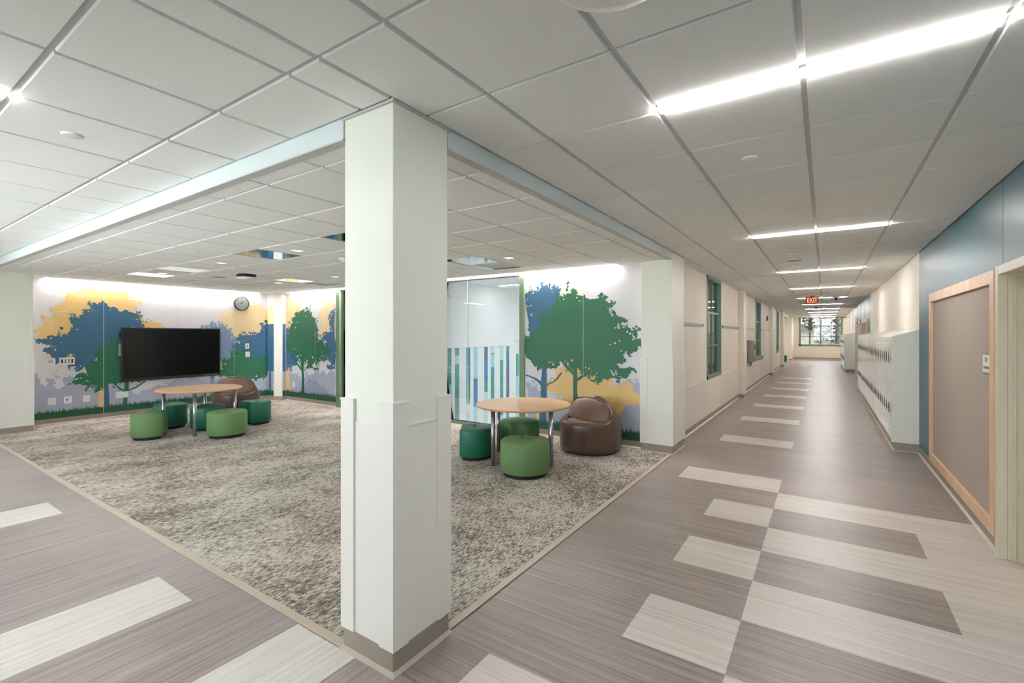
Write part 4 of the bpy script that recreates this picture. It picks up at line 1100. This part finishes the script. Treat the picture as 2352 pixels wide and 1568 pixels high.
# line lights
def line_light(x0, x1, y0, y1, z, label, group='corridor line lights'):
    r = empty('ceiling_light', ((x0+x1)/2, (y0+y1)/2, z), label, 'ceiling light', group); a, b = (x1-x0)/2, (y1-y0)/2
    mb = MB(); mb.box(-a-.006, a+.006, -b-.006, b+.006, -.002, .04, 'white_plastic'); mb.build('housing', r)
    mb = MB(); mb.box(-a, a, -b, b, -.012, -.002, 'lamp_line'); mb.build('diffuser', r)
names = ['behind the viewer, second', 'behind the viewer, first', 'largest bright line light overhead at the upper right', 'second line light down the corridor', 'third line light down the corridor',
         'fourth line light down the corridor', 'fifth line light down the corridor, beside the exit sign', 'sixth line light, just past the exit sign']
for k, y in enumerate(LIGHT_Y):
    if k == 0: continue
    nm = names[k] if k < len(names) else ['seventh line light down the corridor', 'eighth line light down the corridor', 'ninth line light down the corridor', 'last line light before the end window'][k-8]
    line_light(-.674, .520, y-.028, y+.028, CZ, 'white recessed ' + nm if k > 1 else 'white recessed line light '+nm)
for x, nm in ((-3.13, 'white recessed line light just entering at the far left edge'), (-6.77, 'white recessed line light further along the left corridor'), (-10.4, 'white recessed line light at the end of the left corridor')):
    line_light(x-.032, x+.032, -.69, .50, CZ, nm, 'left corridor line lights')
line_light(-3.6, -2.4, 29.0, 29.06, 2.6, 'added line light brightening the side opening at the far corridor end', 'side opening fill lights')  # lamps added to brighten the otherwise dark side opening
line_light(-3.6, -2.4, 31.6, 31.66, 2.6, 'second added line light brightening the side opening at the far corridor end', 'side opening fill lights')
# cove strips above the murals
def cove(x0, x1, y0, y1, label):
    r = empty('cove_light', ((x0+x1)/2, (y0+y1)/2, CZ+.02), label, 'cove light'); a, b = (x1-x0)/2, (y1-y0)/2
    mb = MB(); mb.box(-a, a, -b, b, 0, .03, 'white_plastic'); mb.build('housing', r)
    mb = MB(); mb.box(-a+.004, a-.004, -b+.004, b-.004, -.006, 0, 'lamp_cove'); mb.build('diffuser', r)
cove(-11.43, -11.36, 2.32, 6.0, 'hidden bright strip washing the top of the left mural wall')
cove(-10.72, -2.50, 6.38, 6.45, 'hidden bright strip washing the wall above the glass partition')
# hall lights behind the glass; all but the first added to brighten it
for k, (x, y) in enumerate(((-8.3, 12.6), (-5.9, 8.6), (-4.0, 10.5), (-5.6, 13.8), (-5.6, 16.5), (-5.0, 19.5))):
    r = empty('hall_light', (x, y, HZ1), ['long white ceiling light seen at the top right of the glass', 'added fill light in the hall near the glass, left side', 'added fill light in the hall near the glass, right side',
              'added fill light mid hall, right side', 'added fill light deep in the hall, left side', 'added fill light deepest in the hall'][k], 'ceiling light', 'hall line lights')
    mb = MB(); mb.box(-.62, .62, -.07, .07, -.03, 0, 'white_plastic'); mb.build('housing', r)
    mb = MB(); mb.box(-.60, .60, -.055, .055, -.036, -.03, 'lamp_hall_soft' if k == 0 else 'hall_fill'); mb.build('diffuser', r)

# ceiling fittings
def disc(name, x, y, z, rad, th, m, label, cat, group=None):
    return one(name, lambda mb: mb.lathe([(rad, 0), (rad, -th*.6), (rad*.85, -th), (.001, -th)], 0, 0, 0, m, 32), (x, y, z), label, cat, group)
GS = 'flat round sprinkler covers'
disc('sprinkler_cover', -.389, 3.257, CZ, .045, .008, 'white_plastic', 'white round sprinkler cover between the first and second corridor line lights', 'sprinkler cover', GS)
disc('sprinkler_cover', -.366, 7.45, CZ, .045, .012, 'white_plastic', 'white round sprinkler cover between second and third corridor line lights', 'sprinkler cover', GS)
disc('sprinkler_cover', -.39, 11.6, CZ, .045, .012, 'white_plastic', 'white round sprinkler cover between third and fourth corridor line lights', 'sprinkler cover', GS)
disc('sprinkler_cover', -3.455, .805, CZ, .045, .008, 'white_plastic', 'white round sprinkler cover in the ceiling at upper left', 'sprinkler cover', GS)
disc('sprinkler_cover', -6.381, 2.597, LZ, .045, .008, 'white_plastic', 'white round sprinkler cover in the lounge ceiling above the left table', 'sprinkler cover', GS)
disc('sprinkler_cover', -9.379, 2.569, LZ, .045, .012, 'white_plastic', 'white round sprinkler cover near the left mural wall', 'sprinkler cover', GS)
disc('sprinkler_cover', -3.357, 5.568, LZ, .045, .012, 'white_plastic', 'white round sprinkler cover above the right mural', 'sprinkler cover', GS)
def speaker(x, y, z, rad, label):
    r = empty('ceiling_speaker', (x, y, z), label, 'speaker', 'round ceiling speakers')
    mb = MB(); mb.lathe([(rad, 0), (rad, -.006), (rad*.9, -.010), (rad*.86, -.006)], 0, 0, 0, 'locker_side', 40); mb.build('rim', r)
    mb = MB(); mb.lathe([(rad*.85, -.004), (rad*.85, -.007), (.001, -.008)], 0, 0, 0, 'grey_plastic', 40); mb.build('grille', r)
disc('access_cover', -.53, 1.33, CZ, .20, .006, 'locker_side', 'large flat grey round cover cut by the top edge of the picture', 'ceiling cover')
speaker(-.372, 8.13, CZ, .13, 'round white ceiling speaker before the third corridor line light')
speaker(-8.74, 3.95, LZ, .14, 'round white ceiling speaker before the left mural wall')
def smoke(x, y, z, label):
    r = empty('smoke_detector', (x, y, z), label, 'smoke detector', 'white smoke detectors')
    mb = MB(); mb.lathe([(.065, 0), (.065, -.015), (.055, -.025)], 0, 0, 0, 'white_plastic', 28); mb.build('base', r)
    mb = MB(); mb.lathe([(.04, -.025), (.035, -.045), (.015, -.052)], 0, 0, 0, 'white_plastic', 28); mb.build('sensor', r)
smoke(-.378, 8.82, CZ, 'white smoke detector just before the third corridor line light')
smoke(-5.253, 3.9, LZ, 'white smoke detector in the lounge ceiling left of the column')
def dome(x, y, z, label):
    r = empty('security_camera', (x, y, z), label, 'security camera', 'dark dome cameras')
    mb = MB(); mb.lathe([(.085, 0), (.085, -.02), (.07, -.03)], 0, 0, 0, 'white_plastic', 28); mb.build('base', r)
    mb = MB(); mb.lathe([(.062, -.03), (.055, -.06), (.03, -.085), (.002, -.092)], 0, 0, 0, 'black', 28); mb.build('dome', r)
dome(.277, 16.76, CZ, 'dark dome camera on the corridor ceiling right of the exit sign')
dome(-.282, 21.7, CZ, 'dark dome camera on the corridor ceiling beyond the exit sign')
dome(1.0, 35.2, CZ, 'dark dome camera by the upper right corner of the end window')
r = empty('ceiling_microphone', (-8.02, 4.05, LZ), 'black and white round device under the lounge ceiling above the screen', 'ceiling device')
mb = MB(); mb.lathe([(.14, 0), (.15, -.02), (.15, -.05)], 0, 0, 0, 'black', 32); mb.build('ring', r)
mb = MB(); mb.lathe([(.15, -.05), (.145, -.075), (.002, -.085)], 0, 0, 0, 'white_plastic', 32); mb.build('cover', r)
r = one('wall_bracket_lamp', lambda mb: mb.lathe([(.05, 0), (.05, -.10), (.035, -.42), (.001, -.43)], 0, 0, 0, 'white_plastic', 20), (-1.60, 34.4, CZ), 'small white hanging fixture by the upper left of the end window', 'fixture')

def spot(x, y, label):
    r = empty('square_downlight', (x, y, LZ), label, 'downlight', 'small square downlights')
    mb = MB(); a = .062
    for (p, q, u, v) in ((-a, a, -a, -a+.014), (-a, a, a-.014, a), (-a, -a+.014, -a, a), (a-.014, a, -a, a)): mb.box(p, q, u, v, -.004, .004, 'white_plastic')
    mb.build('trim_ring', r)
    a = .062; mb = MB(); mb.box(-a+.014, a-.014, -a+.014, a-.014, -.001, .003, 'lamp_spot'); mb.build('lens', r)
spot(-3.42, 5.06, 'square downlight in the lounge ceiling above the right table')
spot(-7.02, 3.20, 'square downlight left of the middle mirrored ceiling panel')
spot(-5.22, 3.23, 'square downlight just right of the middle mirrored ceiling panel')
spot(-8.80, 5.05, 'square downlight nearest the corner column')
spot(-7.05, 5.06, 'square downlight by the column, above the glass partition')
spot(-9.0, 3.2, 'square downlight between the two leftmost mirrored ceiling panels')
GM = 'mirrored ceiling panels'
ml = ['bright mirrored ceiling panel nearest the left mural wall', 'mirrored ceiling panel second from the left mural wall', 'mirrored ceiling panel reflecting blue and yellow, left of the column',
      'mirrored ceiling panel cut by the left edge of the column', 'mirrored ceiling panel right of the column reflecting the stripes', 'bright mirrored ceiling panel near the corner column']
for (cxy, lb) in zip(MIRR, ml):
    i, j = cell(*cxy); x0, x1, y0, y1 = LX[i], LX[i+1], LY[j], LY[j+1]
    mx_, my_ = (x0+x1)/2, (y0+y1)/2; w, h = (x1-x0)/2-.008, (y1-y0)/2-.008
    r = empty('ceiling_panel', (mx_, my_, LZ), lb, 'ceiling panel', GM)
    mb = MB(); mb.box(-w, w, -h, h, .004, .012, 'mirror_panel'); mb.build('mirror', r)
    mb = MB(); mb.box(-w-.004, w+.004, -h-.004, -h, -.001, .012, 'ceiling_grid'); mb.box(-w-.004, w+.004, h, h+.004, -.001, .012, 'ceiling_grid'); mb.box(-w-.004, -w, -h, h, -.001, .012, 'ceiling_grid'); mb.box(w, w+.004, -h, h, -.001, .012, 'ceiling_grid'); mb.build('frame', r)
for (cxy, lb) in zip(VENT, ['square louvred air diffuser right of the column', 'square louvred air diffuser near the corner column']):
    i, j = cell(*cxy); x0, x1, y0, y1 = LX[i], LX[i+1], LY[j], LY[j+1]
    r = empty('air_diffuser', ((x0+x1)/2, (y0+y1)/2, LZ), lb, 'air vent', 'square air diffusers')
    mb = MB()
    def ringq(mb, a, b, za, zb, m):
        P4 = lambda s, z: [(-s, -s, z), (s, -s, z), (s, s, z), (-s, s, z)]
        A, B = P4(a, za), P4(b, zb)
        for k in range(4): mb.quad([A[k], A[(k+1) % 4], B[(k+1) % 4], B[k]], m)
    ringq(mb, .295, .25, 0, 0, 'white_plastic'); ringq(mb, .25, .20, 0, .03, 'mirror_panel'); mb.build('frame', r)
    mb = MB()
    for k in range(4): ringq(mb, .20-k*.04, .165-k*.04, .03, .008, 'white_plastic'); 
    mb.build('louvres', r)
    mb = MB(); mb.box(-.2, .2, -.2, .2, .034, .04, 'slot'); mb.build('duct', r)

mb = MB(); mb.box(-15.2, 1.4, -1.6, YE+.25, 3.46, 30, 'brick'); struct(mb.build('sun_blocker'))  # unseen block added on top, keeps the sun off the outside slope
# ================================================================== OUTSIDE THE END WINDOW
mb = MB(); mb.quad([(-14, YE+.3, -.3), (14, YE+.3, -.3), (14, YE+5, -.2), (-14, YE+5, -.2)], 'ext_snow'); mb.quad([(-14, YE+5, -.2), (14, YE+5, -.2), (16, YE+22, 6.0), (-16, YE+22, 6.0)], 'ext_snow')
tag(mb.build('hillside'), 'pale grassy slope outside the end window', 'ground', kind='stuff')
mb = MB(); mb.box(-4.5, -1.75, YE+4, YE+12, -.3, 6, 'brick'); tag(mb.build('brick_building'), 'reddish brick building corner seen at the left of the end window', 'building')
r = empty('lamp_post', (-.92, YE+5, -.2), 'dark post with a Y-shaped top outside the end window', 'post')
mb = MB(); mb.tube((0, 0, 0), (0, 0, 1.95), .045, 'black'); mb.build('pole', r)
mb = MB()
mb.tube((0, 0, 1.9), (-.3, 0, 2.35), .015, 'black'); mb.tube((0, 0, 1.9), (.3, 0, 2.35), .015, 'black'); mb.tube((-.32, 0, 2.35), (.32, 0, 2.35), .015, 'black'); mb.build('arm', r)
def tree(x, y, z, h, s, label, seed, f0=.03):
    rnd = random.Random(seed)
    r = empty('tree', (x, y, z), label, 'tree', 'trees on the slope')
    mb = MB(); mb.lathe([(.16*s, 0), (.10*s, h*.6), (.02, h)], 0, 0, 0, 'ext_bark', 10)
    for k in range(16):
        a = rnd.uniform(0, 6.28); z0 = h*rnd.uniform(.25, .9); L_ = s*rnd.uniform(.6, 1.5)*(1.1-z0/h); mb.tube((0, 0, z0), (L_*math.cos(a), L_*math.sin(a), z0+L_*.35), .03, 'ext_bark', 5)
    mb.build('trunk', r)
    mb = MB()
    for k in range(900):
        a = rnd.uniform(0, 6.28); zz = h*rnd.uniform(f0, 1.02); rr = s*1.5*(1.08-zz/h)**.7*rnd.uniform(.2, 1)
        c = Vector((rr*math.cos(a), rr*math.sin(a), zz)); e = [Vector((rnd.gauss(0, 1), rnd.gauss(0, 1), rnd.gauss(0, .5)))*.12*s for _ in range(3)]
        mb.quad([tuple(c), tuple(c+e[0]), tuple(c+e[0]+e[1]), tuple(c+e[1])], 'ext_foliage')
    mb.build('foliage', r)
tree(.85, YE+8, .9, 5.0, 1.05, 'dark evergreen filling the right half of the end window', 1)
tree(-1.0, YE+11, 2.0, 4.5, 1.0, 'thinner tree behind the post in the left half of the end window', 2)
tree(2.4, YE+10, 1.6, 5.0, 1.3, 'dark evergreen at the right edge of the end window', 4)
mb = MB(); mb.quad([(-16, -2.4, -.2), (0, -2.4, -.2), (0, -30, -.2), (-16, -30, -.2)], 'ext_snow'); tag(mb.build('lawn'), 'pale ground outside the side corridor window', 'ground', kind='stuff')
